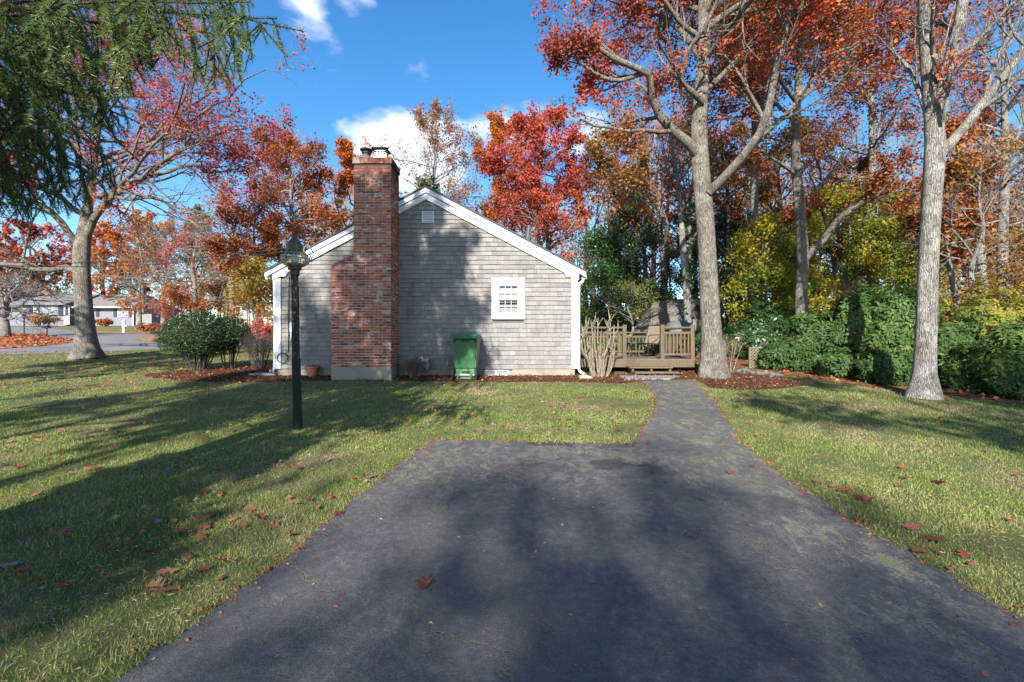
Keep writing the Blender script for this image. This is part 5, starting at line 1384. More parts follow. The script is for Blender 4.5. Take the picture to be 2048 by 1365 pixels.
# ---- far wood: one mass closing the view behind the trees
def far_wood(name, label, boxes, seed):
    r = np.random.default_rng(seed); Vs, Fs, at, o = [], [], [], 0
    tv, tf, to = [], [], 0
    for (x0, x1, y0, y1, n, h0, h1, ls, per) in boxes:
        x = r.uniform(x0, x1, n); y = r.uniform(y0, y1, n); h = r.uniform(h0, h1, n)
        zb = G(y)
        st_ = np.stack([np.stack([x, y, zb], 1), np.stack([x+r.normal(0, .3, n), y, zb+h*.5], 1), np.stack([x+r.normal(0, .6, n), y, zb+h*.95], 1)], 1)
        rad = r.uniform(.08, .2, n)[:, None]*np.array([1, .7, .2])[None]
        P2, R2 = spawn(st_, rad, 9, .25, 1, .33, .8, .25, 4, .5, .15, r)
        P3, R3 = spawn(P2, R2, 4, .2, 1, .5, .8, .2, 3, .6, .2, r)
        for p, q, s_ in ((st_, rad, 5), (P2, R2, 3), (P3, R3, 3)):
            v, f = tubes(p, q, s_); tv.append(v); tf.append(f+to); to += len(v)
        c = leaves_on([P3], n*per, r, .45, None, -.1, seed)
        V, Fq = leaf_quads(c, ls, r, .42, tri=True)
        Vs.append(V); Fs.append(Fq+o); o += len(V)
        at.append(np.clip(.5+.5*np.sin(c[:, 0]*.21+seed)+r.normal(0, .2, len(c)), 0, 1))
    V = np.concatenate(Vs+tv); nv = o
    F2 = np.concatenate(tf)+nv; F1 = np.concatenate(Fs); at = np.concatenate(at)
    me = npmesh(name, V, [F1, F2], False, {'rnd': np.concatenate([at, np.zeros(len(F2))])}, [M['leaf_tan'], M['twig_grey']], np.concatenate([np.zeros(len(F1)), np.ones(len(F2))]))
    tag(link(name, me), label, None, None, 'stuff')
far_wood('far_wood', 'brown autumn wood closing the view behind the garden', [(-20, 62, 36, 62, 100, 8, 15, .32, 200), (-130, -14, 74, 100, 80, 8, 15, .6, 150), (20, 60, 8, 36, 46, 7, 13, .2, 230), (-17, 11, 33, 44, 34, 8, 11.5, .24, 300), (5, 32, 27, 36, 46, 9, 15, .22, 280)], 61)
def under(name, label, n, box, h, ls, m, seed):
    r = np.random.default_rng(seed); x0, x1, y0, y1 = box
    c = np.stack([r.uniform(x0, x1, n), r.uniform(y0, y1, n), np.zeros(n)], 1)
    hh = h*(.55+.45*lowfreq(c, .5, seed))*np.sqrt(r.uniform(0, 1, n)); c[:, 2] = G(c[:, 1])+np.maximum(hh, .03)
    V, Fq = leaf_quads(c, ls, r, .42, tri=True)
    tag(link(name, npmesh(name, V, [Fq], False, {'rnd': r.uniform(0, 1, n)}, [M[m]])), label, None, None, 'stuff')
under('undergrowth', 'dark green undergrowth on the floor of the wood', 16000, (2, 34, 24, 34), 3.2, .24, 'leaf_olive', 71)
under('undergrowth', 'evergreen undergrowth behind the deck and shed', 12000, (2.2, 12, 16, 19.5), 1.4, .12, 'leaf_holly', 72)
under('undergrowth', 'mixed undergrowth behind the rhododendrons', 16000, (9, 26, 11, 22), 2.2, .13, 'leaf_olive', 73)

# ------------------------------------------------------------------ shrubs
def whorls(Cn, Nn, size, r, nleaf=7, asp=.17, lift=.15):
    """rosettes of long leaves round shoot tips"""
    N = len(Cn)
    ref = unit(r.normal(0, 1, (N, 3))); A = unit(np.cross(Nn, ref)); B = np.cross(Nn, A)
    an = (np.arange(nleaf)/nleaf*2*math.pi)[None]+r.uniform(0, 6.28, (N, 1))+r.normal(0, .2, (N, nleaf))
    d = np.cos(an)[..., None]*A[:, None]+np.sin(an)[..., None]*B[:, None]+Nn[:, None]*(lift+r.normal(0, .22, (N, nleaf)))[..., None]
    d = unit(d); d[..., 2] -= .18; d = unit(d)
    s = unit(np.cross(d, np.broadcast_to(Nn[:, None], d.shape))); nn = np.cross(s, d)
    l = (size*r.uniform(.7, 1.25, (N, nleaf)))[..., None]
    c = Cn[:, None]+d*l*.08
    V = np.stack([c, c+d*l*.55+s*l*asp-nn*l*.05, c+d*l-nn*l*.1, c+d*l*.55-s*l*asp-nn*l*.05], 2).reshape(-1, 3)
    return V, np.arange(len(V)).reshape(-1, 4)
def shell_points(c, rad, n, r, seed, inner=.72, lump=.22, zmin=None):
    d = unit(r.normal(0, 1, (n, 3)))
    R_ = (1+lump*lowfreq(d*3, .9, seed))
    f = R_*np.where(r.uniform(0, 1, n) < .7, r.uniform(.9, 1.02, n), r.uniform(inner-.3, .9, n))
    p = np.array(c)+d*np.array(rad)*f[:, None]
    nn = unit(d/np.array(rad)+np.array([0, 0, .35/np.mean(rad)])+r.normal(0, .35/np.mean(rad), (n, 3)))
    k_ = p[:, 2] > (gz(c[1])+.06 if zmin is None else zmin)
    return p[k_], nn[k_]
def stems_mesh(c, rad, n, r, rs=.018, zb=None, frac=.85):
    z0 = gz(c[1]); ps = []
    for i in range(n):
        a = r.uniform(0, 6.28); q = r.uniform(.3, 1)
        e = np.array([c[0]+rad[0]*q*frac*math.cos(a), c[1]+rad[1]*q*frac*math.sin(a), c[2]+rad[2]*r.uniform(-.1, .6)*(1.1-q)])
        s = np.array([c[0]+rad[0]*.28*q*math.cos(a), c[1]+rad[1]*.28*q*math.sin(a), z0-.03])
        m_ = (s+e)/2+np.array([(s[0]-e[0])*.12, (s[1]-e[1])*.12, .1*abs(e[2]-s[2])])+r.normal(0, .03, 3)
        u_ = np.linspace(0, 1, 8)[:, None]
        ps.append((1-u_)**2*s+2*u_*(1-u_)*m_+u_**2*e)
    ps = np.array(ps); R_ = np.full((n, 8), rs)*np.linspace(1, .5, 8)*r.uniform(.6, 1.3, (n, 1))
    v1, f1 = tubes(ps, R_, 6)
    P2, R2 = spawn(ps, R_, 7, .35, 1, .4, .6, .1, 5, .6, .15, r)
    v2, f2 = tubes(P2, R2, 4)
    return np.concatenate([v1, v2]), np.concatenate([f1, f2+len(v1)]), P2
def rhodo(label, c, rad, n, size, seed, leaf_m='leaf_rhodo', lump=.36, extra_lobes=()):
    r = np.random.default_rng(seed)
    t = thing('rhododendron', label, 'shrub', (c[0], c[1], gz(c[1])), 0, 'rhododendrons along the lawn edge')
    org = np.array(origin_of(t))
    p, nn = shell_points(c, rad, n, r, seed, lump=lump)
    ps, ns = [p], [nn]
    for (dc, dr, m_) in extra_lobes:
        a, b = shell_points(np.array(c)+np.array(dc), dr, m_, r, seed+7, lump=lump); ps.append(a); ns.append(b)
    p, nn = np.concatenate(ps), np.concatenate(ns)
    V, Fq = whorls(p, nn, size, r)
    at = np.clip(np.repeat(r.uniform(0, 1, len(p))*.55+.2, 7)+r.normal(0, .15, len(Fq)), 0, 1)
    link('foliage', npmesh('foliage', V-org, [Fq], False, {'rnd': at}, [M[leaf_m]]), t)['kind'] = 'stuff'
    v, f, _ = stems_mesh(c, rad, 16, r, .022)
    link('stems', npmesh('stems', v-org, [f], True, None, [M['dark_bark']]), t)['kind'] = 'stuff'
def shr(u, y, v0, v1, hw, dep=.8):
    k_ = F/y; zt = EYE+(682.5-v0)/k_; zb = max(EYE+(682.5-v1)/k_, gz(y)-.1)
    return ((u-1024)/k_, y, (zt+zb)/2), (hw/k_, hw/k_*dep, (zt-zb)/2)
for i, (u, y, v0, v1, hw, n, lab, m, sz) in enumerate([
        (1575, 12.2, 668, 772, 52, 800, 'low rhododendron with yellow green tips next to the lattice panel', 'leaf_rhodo', .118),
        (1640, 11.9, 622, 782, 62, 1300, 'rounded dark green rhododendron two mounds left of the pale oak', 'leaf_rhodo', .12),
        (1722, 11.3, 588, 788, 66, 1700, 'large rhododendron mound left of the pale oak with sunlit crest', 'leaf_rhodo', .125),
        (1796, 10.6, 574, 798, 56, 1500, 'tall rhododendron touching the left side of the pale oak trunk', 'leaf_rhodo', .125),
        (1690, 10.9, 700, 792, 50, 500, 'low drooping rhododendron skirt at the lawn edge before the tall mounds', 'leaf_rhodo', .115),
        (1770, 9.9, 705, 806, 46, 520, 'small bright rhododendron at the lawn edge beside the pale oak foot', 'leaf_rhodo', .118),
        (1912, 9.6, 640, 806, 46, 800, 'rhododendron behind the right flank of the pale oak', 'leaf_rhodo', .12),
        (1968, 8.9, 688, 828, 52, 800, 'low broad leaved rhododendron at the end of the lawn', 'leaf_rhodo', .12),
        (2040, 8.3, 650, 838, 60, 1000, 'broad leaved rhododendron filling the end of the lawn', 'leaf_rhodo', .125),
        (1985, 11.0, 575, 760, 78, 800, 'yellow tinged rhododendron rising behind the others at the lawn end', 'leaf_olive', .125),
        (2130, 8.4, 590, 830, 80, 1100, 'rhododendron running off past the end of the lawn', 'leaf_rhodo', .125),
        (1525, 14.6, 615, 745, 55, 900, 'shaded evergreen shrub behind the lattice panel', 'leaf_holly', .13)]):
    c, rad = shr(u, y, v0, v1, hw)
    rhodo(lab, c, rad, int(n*1.1), sz, 200+i, m)

def round_shrub(label, u, y, v0, v1, hw, n, size, seed, leaf_m, nst, cut):
    c, rad = shr(u, y, v0, v1, hw, .9)
    r = np.random.default_rng(seed)
    t = thing('evergreen_shrub', label, 'shrub', (c[0], c[1], gz(c[1])))
    org = np.array(origin_of(t))
    zc = EYE+(682.5-cut)/F*y
    cc_ = (c[0], c[1], zc); rad2 = (rad[0], rad[1], c[2]+rad[2]-zc)
    d = unit(r.normal(0, 1, (n, 3))); d[:, 2] = np.where(d[:, 2] < 0, d[:, 2]*.55, d[:, 2])
    f = (1+.10*lowfreq(d*3, 1.2, seed))*np.where(r.uniform(0, 1, n) < .75, r.uniform(.88, 1.03, n), r.uniform(.4, .9, n))
    p = np.array(cc_)+d*np.array(rad2)*f[:, None]
    p[:, 2] += np.where(d[:, 2] < -.1, r.uniform(-.1, .2, n), 0)
    V, Fq = leaf_quads(p, size, r, .34, -.15)
    link('foliage', npmesh('foliage', V-org, [Fq], False, {'rnd': r.uniform(0, 1, n)}, [M[leaf_m]]), t)['kind'] = 'stuff'
    v, f, _ = stems_mesh(cc_, rad2, nst, r, .016)
    link('stems', npmesh('stems', v-org, [f], True, None, [M['dark_bark']]), t)['kind'] = 'stuff'
round_shrub('large rounded dark evergreen shrub on bare stems left of the house', 398, 12.1, 626, 745, 68, 17000, .042, 301, 'leaf_box', 26, 680)
round_shrub('smaller rounded evergreen shrub leaning on the bigger one', 458, 12.4, 636, 736, 42, 8000, .042, 302, 'leaf_box', 12, 675)
def twig_shrub(name, label, u, y, v0, v1, hw, n, seed, m, rs=.012, leaf=None, nl=0, ls=.1):
    c, rad = shr(u, y, v0, v1, hw, .9)
    r = np.random.default_rng(seed)
    t = thing(name, label, 'shrub', (c[0], c[1], gz(c[1])))
    org = np.array(origin_of(t))
    v, f, P2 = stems_mesh(c, (rad[0], rad[1], rad[2]*.9), n, r, rs)
    P3, R3 = spawn(P2, np.full(P2.shape[:2], rs*.4), 4, .2, 1, .5, .6, .12, 4, .7, .18, r)
    v3, f3 = tubes(P3, R3, 3)
    link('stems', npmesh('stems', np.concatenate([v, v3])-org, [np.concatenate([f, f3+len(v)])], True, None, [M[m]]), t)['kind'] = 'stuff'
    if nl:
        V, Fq = leaf_quads(leaves_on([P3], nl, r, .06), ls, r)
        link('foliage', npmesh('foliage', V-org, [Fq], False, {'rnd': r.uniform(0, 1, len(Fq))}, [M[leaf]]), t)['kind'] = 'stuff'
twig_shrub('bare_shrub', 'leafless dark twiggy shrub at the left corner of the house', 520, 12.3, 640, 738, 42, 34, 311, 'dark_bark', .010)
twig_shrub('burning_bush', 'pink red shrub glowing behind the leafless twigs', 527, 15.5, 622, 690, 30, 16, 312, 'twig_grey', .01, 'leaf_pink', 700, .08)
twig_shrub('dry_plant', 'dry straw coloured plant clump at the wall between chimney and meter', 828, 10.75, 708, 756, 26, 34, 313, 'tan_stem', .006, 'leaf_tan', 260, .035)
twig_shrub('bare_shrub', 'thin bare shrub right of the big oak trunk', 1456, 12.0, 648, 735, 40, 9, 314, 'tan_stem', .012, 'leaf_yellow', 30, .06)
twig_shrub('yellow_shrub', 'round yellow brown shrub before the ranch house bay window', 82, 55, 625, 655, 28, 20, 315, 'dark_bark', .03, 'leaf_mixed', 2200, .24)
twig_shrub('rust_shrub', 'low rusty shrub against the ranch house wall', 208, 56, 635, 655, 18, 16, 316, 'dark_bark', .03, 'leaf_rust', 1600, .25)
twig_shrub('roadside_shrub', 'thin brown shrub thicket on the far road bank', 318, 33, 640, 686, 40, 22, 317, 'dark_bark', .02, 'leaf_rust', 900, .15)
twig_shrub('roadside_shrub', 'reddish leafless shrub behind the big evergreen shrub', 455, 27, 640, 690, 50, 22, 318, 'dark_bark', .015, 'leaf_red', 500, .12)

# hard pruned shrub: each thick stem a part
prx, pry = (1200-1024)/F*10.8, 10.9
ps = thing('pruned_shrub', 'hard pruned shrub of thick pale leafless stems before the deck', 'shrub', (prx, pry, gz(pry)))
rp = np.random.default_rng(44)
tops = [(1163, 648), (1172, 634), (1182, 640), (1190, 652), (1196, 636), (1203, 660), (1212, 640), (1220, 630), (1228, 650), (1236, 640), (1162, 678), (1206, 690), (1178, 668), (1232, 668)]
for i, (u, v) in enumerate(tops):
    yt = pry+rp.uniform(-.28, .28)
    e = np.array(P(u, v, yt)); b = np.array([prx+(u-1200)/F*10.8*.35+rp.normal(0, .03), pry+(yt-pry)*.3, gz(pry)-.03])
    m1 = b+(e-b)*.4+np.array([(e[0]-b[0])*.18, 0, 0])+rp.normal(0, .03, 3)
    m2 = b+(e-b)*.72+np.array([(e[0]-b[0])*.12, 0, 0])+rp.normal(0, .035, 3)
    r0 = rp.uniform(.018, .030)
    q = resample([b, m1, m2, e], 14)
    s = MB().tube(q, np.linspace(r0, r0*.62, 14), 8)
    for jn in range(rp.integers(2, 5)):
        i0 = rp.integers(6, 13); d = unit(np.array([rp.normal(0, .5), rp.normal(0, .4), .9])); ln = rp.uniform(.09, .3)
        s.tube(resample([q[i0], q[i0]+d*ln*.4+np.array([rp.normal(0, .02), 0, 0]), q[i0]+d*ln+np.array([0, 0, .04])], 5), np.linspace(r0*.62, r0*.42, 5), 6)
    s.build('stem', M['tan_stem'], ps, smooth=True)

# ------------------------------------------------------------------ spruce whose boughs hang into the view
def spruce():
    r = np.random.default_rng(77)
    X0, Y0 = -4.15, 2.5; z0 = gz(Y0); H = 10.2
    t = thing('spruce_tree', 'tall spruce with drooping needled boughs hanging over the lawn', 'tree', (X0, Y0, z0))
    org = np.array(origin_of(t))
    tp = np.array([[X0+.03*math.sin(z), Y0, z0+z] for z in np.linspace(-.1, H, 20)])
    v, f = tubes(tp[None], np.linspace(.19, .015, 20)[None], 14)
    link('trunk', npmesh('trunk', v-org, [f], True, None, [M['spruce_bark']]), t)
    br, rad = [], []
    h = 2.25; i = 0
    while h < H-.3:
        for k_ in range(6 if h < 5 else 8):
            a = i*2.4+r.normal(0, .2); i += 1
            if math.sin(a) < -.1 and h < 6.2 and i % 3: continue
            L_ = (3.25*(1-(h/H))**.62+.2)*r.uniform(.8, 1.08)
            hh = h+r.uniform(-.15, .15)
            d = np.array([math.cos(a), math.sin(a), 0])
            tip = np.array([X0, Y0, 0])+d*L_
            if h < 4.2 and (tip[1] < 1.0 and tip[0] > -3): L_ *= .5
            s = np.linspace(0, 1, 10)[:, None]
            rise = .34 if h < 3.6 else .12
            q = np.array([X0, Y0, z0+hh])+d*L_*s+np.array([0, 0, 1])*(L_*rise*s-L_*.18*np.sin(s*2.6)*s)
            q[1:] += np.cumsum(r.normal(0, .012, (9, 3)), 0)
            br.append(q); rad.append(np.linspace(.016, .004, 10)*(.5+.5*L_/3))
        h += .42
    for tgt in [P(590, 40, 2.6), P(560, -20, 2.3), P(520, -60, 2.5), P(470, -20, 2.2), P(440, 40, 2.5), P(390, 0, 2.3), P(345, 10, 2.4), P(300, -20, 2.3), P(400, -40, 2.1), P(210, 60, 2.7), P(120, 20, 2.4), P(60, 60, 2.5), P(170, 140, 2.8), P(60, 180, 3.4), P(140, 240, 3.6), P(215, 300, 4.3), P(100, 380, 4.2), P(190, 370, 4.6), P(20, 300, 3.8), P(150, 60, 2.6), P(230, 200, 3.7), P(90, 220, 3.3), P(170, 330, 4.1), P(60, 360, 3.9), P(240, 330, 4.6), P(120, 300, 4.4), P(30, 240, 3.5), P(10, 120, 3.2), P(150, 380, 4.9), P(40, 400, 4.6), P(200, 270, 4.0), P(280, 100, 3.5), P(470, -10, 2.9)]:
        tgt = np.array(tgt); s0 = np.array([X0, Y0, max(z0+2.0, tgt[2]-.25)])
        s = np.linspace(0, 1, 10)[:, None]
        q = s0+(tgt-s0)*s+np.array([0, 0, 1])*np.sin(s*math.pi)*.16
        q[1:] += np.cumsum(r.normal(0, .012, (9, 3)), 0)
        br.append(q); rad.append(np.linspace(.009, .003, 10))
    br, rad = np.array(br), np.array(rad)
    # boughs below this line in the camera's view are left out
    LIM = np.array([(-400, 500), (0, 462), (150, 440), (225, 420), (255, 330), (290, 170), (325, 125), (380, 180), (440, 215), (490, 185), (515, 80), (570, 135), (612, 115), (630, 0), (700, -200), (2500, -400)])
    def above(p):
        yy_ = np.maximum(p[..., 1], .3)
        u = p[..., 0]/yy_*F+1024; v_ = 682.5-(p[..., 2]-EYE)/yy_*F
        ok = (v_ < np.interp(u, LIM[:, 0], LIM[:, 1])) | (p[..., 1] < .25)
        return ok.all(-1)
    kb = above(br[:, 3:]); br, rad = br[kb], rad[kb]
    nb_ = len(br)
    # hanging side shoots
    def side(Pp, Rp, kk, L0, L1, ang, drop, n):
        B, m, _ = Pp.shape
        tt = (np.arange(kk)[None]+r.uniform(0, 1, (B, kk)))/kk*.82+.18
        fI = np.clip(tt*(m-1), 0, m-1.001); i0 = fI.astype(int); fr = (fI-i0)[..., None]; bi = np.arange(B)[:, None]
        pos = Pp[bi, i0]*(1-fr)+Pp[bi, i0+1]*fr; tan = unit(Pp[bi, i0+1]-Pp[bi, i0])
        sd = unit(np.cross(tan, np.array([0.02, 0.01, 1.0])))*np.where(np.arange(kk)[None, :, None] % 2 == 0, 1, -1)
        d = unit(np.cos(ang)*tan+np.sin(ang)*sd+np.array([0, 0, -drop])+r.normal(0, .15, tan.shape))
        L = r.uniform(L0, L1, (B, kk))*(1.15-.5*tt)
        pos, d, L = pos.reshape(-1, 3), d.reshape(-1, 3), L.reshape(-1, 1)
        out = [pos]
        for _ in range(n-1):
            d = unit(d+np.array([0, 0, -drop*.45])+r.normal(0, .07, d.shape)); out.append(out[-1]+d*L/(n-1))
        Pc = np.stack(out, 1); return Pc, np.broadcast_to(np.linspace(.0055, .002, n), Pc.shape[:2]).copy()
    S1, RS1 = side(br, rad, 9, .30, .80, .8, 1.0, 6)
    for f_ in (1.0, .62, .35):          # shoots that would hang too low stay shorter
        bad = ~above(S1)
        S1 = np.where(bad[:, None, None], S1[:, :1]+(S1-S1[:, :1])*(f_ if f_ < 1 else 1.0), S1)
    kb = above(S1); S1, RS1 = S1[kb], RS1[kb]
    S2, RS2 = side(S1, RS1, 5, .12, .27, .75, .25, 4)
    kb = above(S2); S2, RS2 = S2[kb], RS2[kb]
    tv, tf, o = [], [], 0
    for p, q, sd in ((br, rad, 6), (S1[:, ::2], RS1[:, ::2], 3), (S2[:, ::3], RS2[:, ::3], 3)):
        v, f = tubes(p, q, sd); tv.append(v); tf.append(f+o); o += len(v)
    link('branches', npmesh('branches', np.concatenate(tv)-org, [np.concatenate(tf)], True, None, [M['spruce_bark']]), t)['kind'] = 'stuff'
    # needles
    Vs, at = [], []
    def needles(Pp, per_m, tip, wide):
        B, m, _ = Pp.shape
        seg0, seg1 = Pp[:, :-1].reshape(-1, 3), Pp[:, 1:].reshape(-1, 3)
        mid = (seg0+seg1)/2
        u = mid[:, 0]/np.maximum(mid[:, 1], .3)*F+1024; v_ = 682.5-(mid[:, 2]-EYE)/np.maximum(mid[:, 1], .3)*F
        vis = (mid[:, 1] > .6) & (u > -160) & (u < 2100) & (v_ > -160)
        L = np.linalg.norm(seg1-seg0, axis=1)
        cnt = r.poisson(L*per_m*np.where(vis, 1, .13))
        idx = np.repeat(np.arange(len(L)), cnt); N = len(idx); big = np.where(vis, 1, 3.0)[idx][:, None]
        s = r.uniform(0, 1, (N, 1)); c = seg0[idx]*(1-s)+seg1[idx]*s; tan = unit(seg1-seg0)[idx]
        q = r.normal(0, 1, (N, 3)); q[:, 2] += .5; q -= (q*tan).sum(1, keepdims=True)*tan; q = unit(q)
        d = unit(.55*tan+.85*q); sd = unit(np.cross(d, r.normal(0, 1, (N, 3))))
        ln = r.uniform(.024, .036, (N, 1))*big; w = wide*big
        V = np.stack([c-sd*w*1.15, c+sd*w*1.15, c+d*ln], 1)
        Vs.append(V.reshape(-1, 3)); at.append(np.clip(r.uniform(0, 1, N)*.55+tip, 0, 1))
    needles(S1, 420, .15, .0018); needles(S2, 460, .42, .0018); needles(br[:, 2:], 480, .05, .0018)
    V = np.concatenate(Vs); Fq = np.arange(len(V)).reshape(-1, 3)
    link('needles', npmesh('needles', V-org, [Fq], False, {'rnd': np.concatenate(at)}, [M['needle']]), t)['kind'] = 'stuff'
    return len(Fq)
n_needles = spruce()

# an unseen dense pine, added to throw dark shade on lawn and gable
zq = gz(-4)
make_tree('pine_tree', 'unseen dense dark pine added behind the driveway to shade the gable', 'tree', [(-5.25, -4, zq), (-5.2, -4, zq+5), (-5.15, -4, zq+10), (-5.2, -4, zq+14.2)], [.17, .15, .1, .02], 'dark_bark', None, 'leaf_pine', 11000, .22, .10, .16,
          (-5.2, -4, zq+8.8, 1.75, 1.5, 5.9), None, seed=455, gs=.75, nl=34, k2=5, k3=4, lt0=.16, sides=10, tri=True, thin=True, up=.02)

# ------------------------------------------------------------------ unseen oaks around the driveway, placed and shaped for the shade they cast
for i, (x, y, h, hw, n, lab, zb) in enumerate([
        (-8.9, -6.0, 13.0, 3.4, 8000, 'unseen leafy oak placed left of the driveway for its shade', 4.5),
        (-8.2, -12.0, 18.4, 2.7, 4300, 'unseen tall oak placed behind the driveway to shade the wall', 12.2),
        (-4.6, -22.0, 16.2, 3.4, 2000, 'unseen very tall oak placed far back to shade the driveway', 12.6),
        (3.4, -9.0, 12.5, 3.2, 4600, 'unseen open crowned oak placed to shade the right lawn', 4.5),
        (-6.2, -11.0, 10.4, 2.2, 800, 'unseen low spreading oak placed to shade the left foreground grass', 7.3),
        (6.9, -7.5, 12.0, 3.4, 4600, 'unseen open crowned oak placed farther right for its shade', 4.0),
        (-14.5, 2.5, 10.0, 3.0, 5000, 'unseen oak placed left of the spruce for its shade', 3.0)]):
    zg = gz(y)
    env = (x, y, zg+(h+zb)/2, hw, hw, (h-zb)/2)
    pts = [(x+.1*math.sin(3*t+i), y, zg+h*.9*t) for t in np.linspace(0, 1, 7)]
    make_tree('oak_tree', lab, 'tree', pts, [.14, .13, .12, .11, .09, .06, .02], 'oak_bark', None, 'leaf_rust', int(n*(2.6 if x < -5 else 1.6)), .19, .2, .2 if x < -5 else -.25 if y < -20 else .1, env, None, gs=1.05, seed=400+i, nl=13, k2=6, k3=5, lt0=.55, sides=10, tri=True, thin=True)

# ------------------------------------------------------------------ grass blades
def grass():
    r = np.random.default_rng(91)
    Cs = []
    for y0, y1, den in ((1.5, 3.0, 15000), (3.0, 4.5, 10500), (4.5, 7.0, 5600), (7, 9.5, 2600), (9.5, 13, 1000), (13, 18, 330)):
        w = 1.32*y1; A = (y1-y0)*2*w; n = int(A*den*.66)
        x = r.uniform(-w, w, n); y = r.uniform(y0, y1, n)
        k_ = np.abs(x) < 1.28*y+.3
        k_ &= ~in_poly(x, y, DRIVE) & ~in_poly(x, y, MULCH) & ~in_poly(x, y, MULCH2) & ~in_poly(x, y, FLOOR) & ~in_poly(x, y, ROAD)
        k_ &= ~((x > XL-.1) & (y > 11.0)) & ~((x > DX0) & (y > 11.3) & (x < 4.9))
        p = np.stack([x, y, np.zeros(n)], 1)
        k_ &= lowfreq(p, 2.4, 5)+lowfreq(p, .9, 9)*.7+r.normal(0, .35, n) > -.5
        Cs.append(p[k_])
    c = np.concatenate(Cs); N = len(c); y = c[:, 1]
    c[:, 2] = G(y)-.003
    tall = np.clip(.75+.35*lowfreq(c*np.array([1, 1, 0]), 3.5, 12)+.15*r.normal(0, 1, N), .3, 1.6)
    a = r.uniform(0, 6.28, N); lean = r.uniform(.15, 1.15, N)
    h = .036*tall*r.uniform(.6, 1.3, N)
    d = np.stack([np.cos(a)*np.sin(lean), np.sin(a)*np.sin(lean), np.cos(lean)], 1)
    b = r.uniform(0, 6.28, N); s = np.stack([np.cos(b), np.sin(b), np.zeros(N)], 1)*(.0016*(1+y/3.0)*r.uniform(.7, 1.3, N))[:, None]
    V = np.stack([c-s, c+s, c+d*h[:, None]], 1).reshape(-1, 3)
    rnd = np.clip(.45+.25*lowfreq(c*np.array([1, 1, 0]), 4.5, 31)+r.normal(0, .22, N), 0, 1)
    tag(link('grass', npmesh('grass', V, [np.arange(3*N).reshape(N, 3)], False, {'rnd': rnd}, [M['grass_blade']])), 'short lawn grass with dry straw patches', None, None, 'stuff')
    return N
n_grass = grass()

# ------------------------------------------------------------------ fallen leaves
def oak_leaf(seed, curl):
    r = np.random.default_rng(seed)
    half = np.array([(.012, 0), (.10, .10), (.05, .19), (.25, .25), (.27, .34), (.08, .38), (.36, .54), (.37, .63), (.12, .62), (.26, .79), (.20, .86), (.06, .86), (.0, 1.0)])
    half[1:-1] += r.normal(0, .018, (len(half)-2, 2))
    n = len(half); my = np.linspace(0, 1, n)
    mid = np.stack([np.zeros(n), my], 1)
    pts = np.concatenate([mid, half, half*np.array([-1, 1])])
    x, y = pts[:, 0], pts[:, 1]-.5
    z = curl*(1.6*x**2+.5*y**2)+.05*np.sin(7*y+seed)*np.abs(x)*2+.04*np.sin(9*x+seed)
    V = np.stack([x, y, z], 1)
    st_ = np.array([(-.012, -.5, 0), (.012, -.5, 0), (.02, -.78, .06), (.008, -.78, .06)])
    st_[:, 2] += V[0, 2]
    V = np.concatenate([V, st_]); V[:, 2] -= V[:, 2].min()
    i = np.arange(n-1)
    f = np.concatenate([np.stack([i, n+i, n+i+1, i+1], 1), np.stack([i+1, 2*n+i+1, 2*n+i, i], 1), np.array([[3*n, 3*n+1, 3*n+2, 3*n+3]])])
    return V, f
LV = [oak_leaf(s, c) for s, c in ((1, .25), (2, -.35), (3, .55), (4, .1), (5, .8))]
HUES = ('rust', 'red', 'tan', 'mauve')
leaf_me = {(h, j): npmesh('fallen_leaf', v, [f], False, None, [M['fallen_'+h]]) for h in HUES for j, (v, f) in enumerate(LV)}
rl = np.random.default_rng(321)
def put_leaf(x, y, size, label, group=None, i=0, tilt=.25, lift=.012, hue='rust'):
    o = link('fallen_leaf', leaf_me[(hue, i)], None, (x, y, gz(y)+lift), (rl.normal(0, tilt), rl.normal(0, tilt), rl.uniform(0, 6.28)))
    o.scale = (size, size, size)
    return tag(o, label, 'leaf', group)
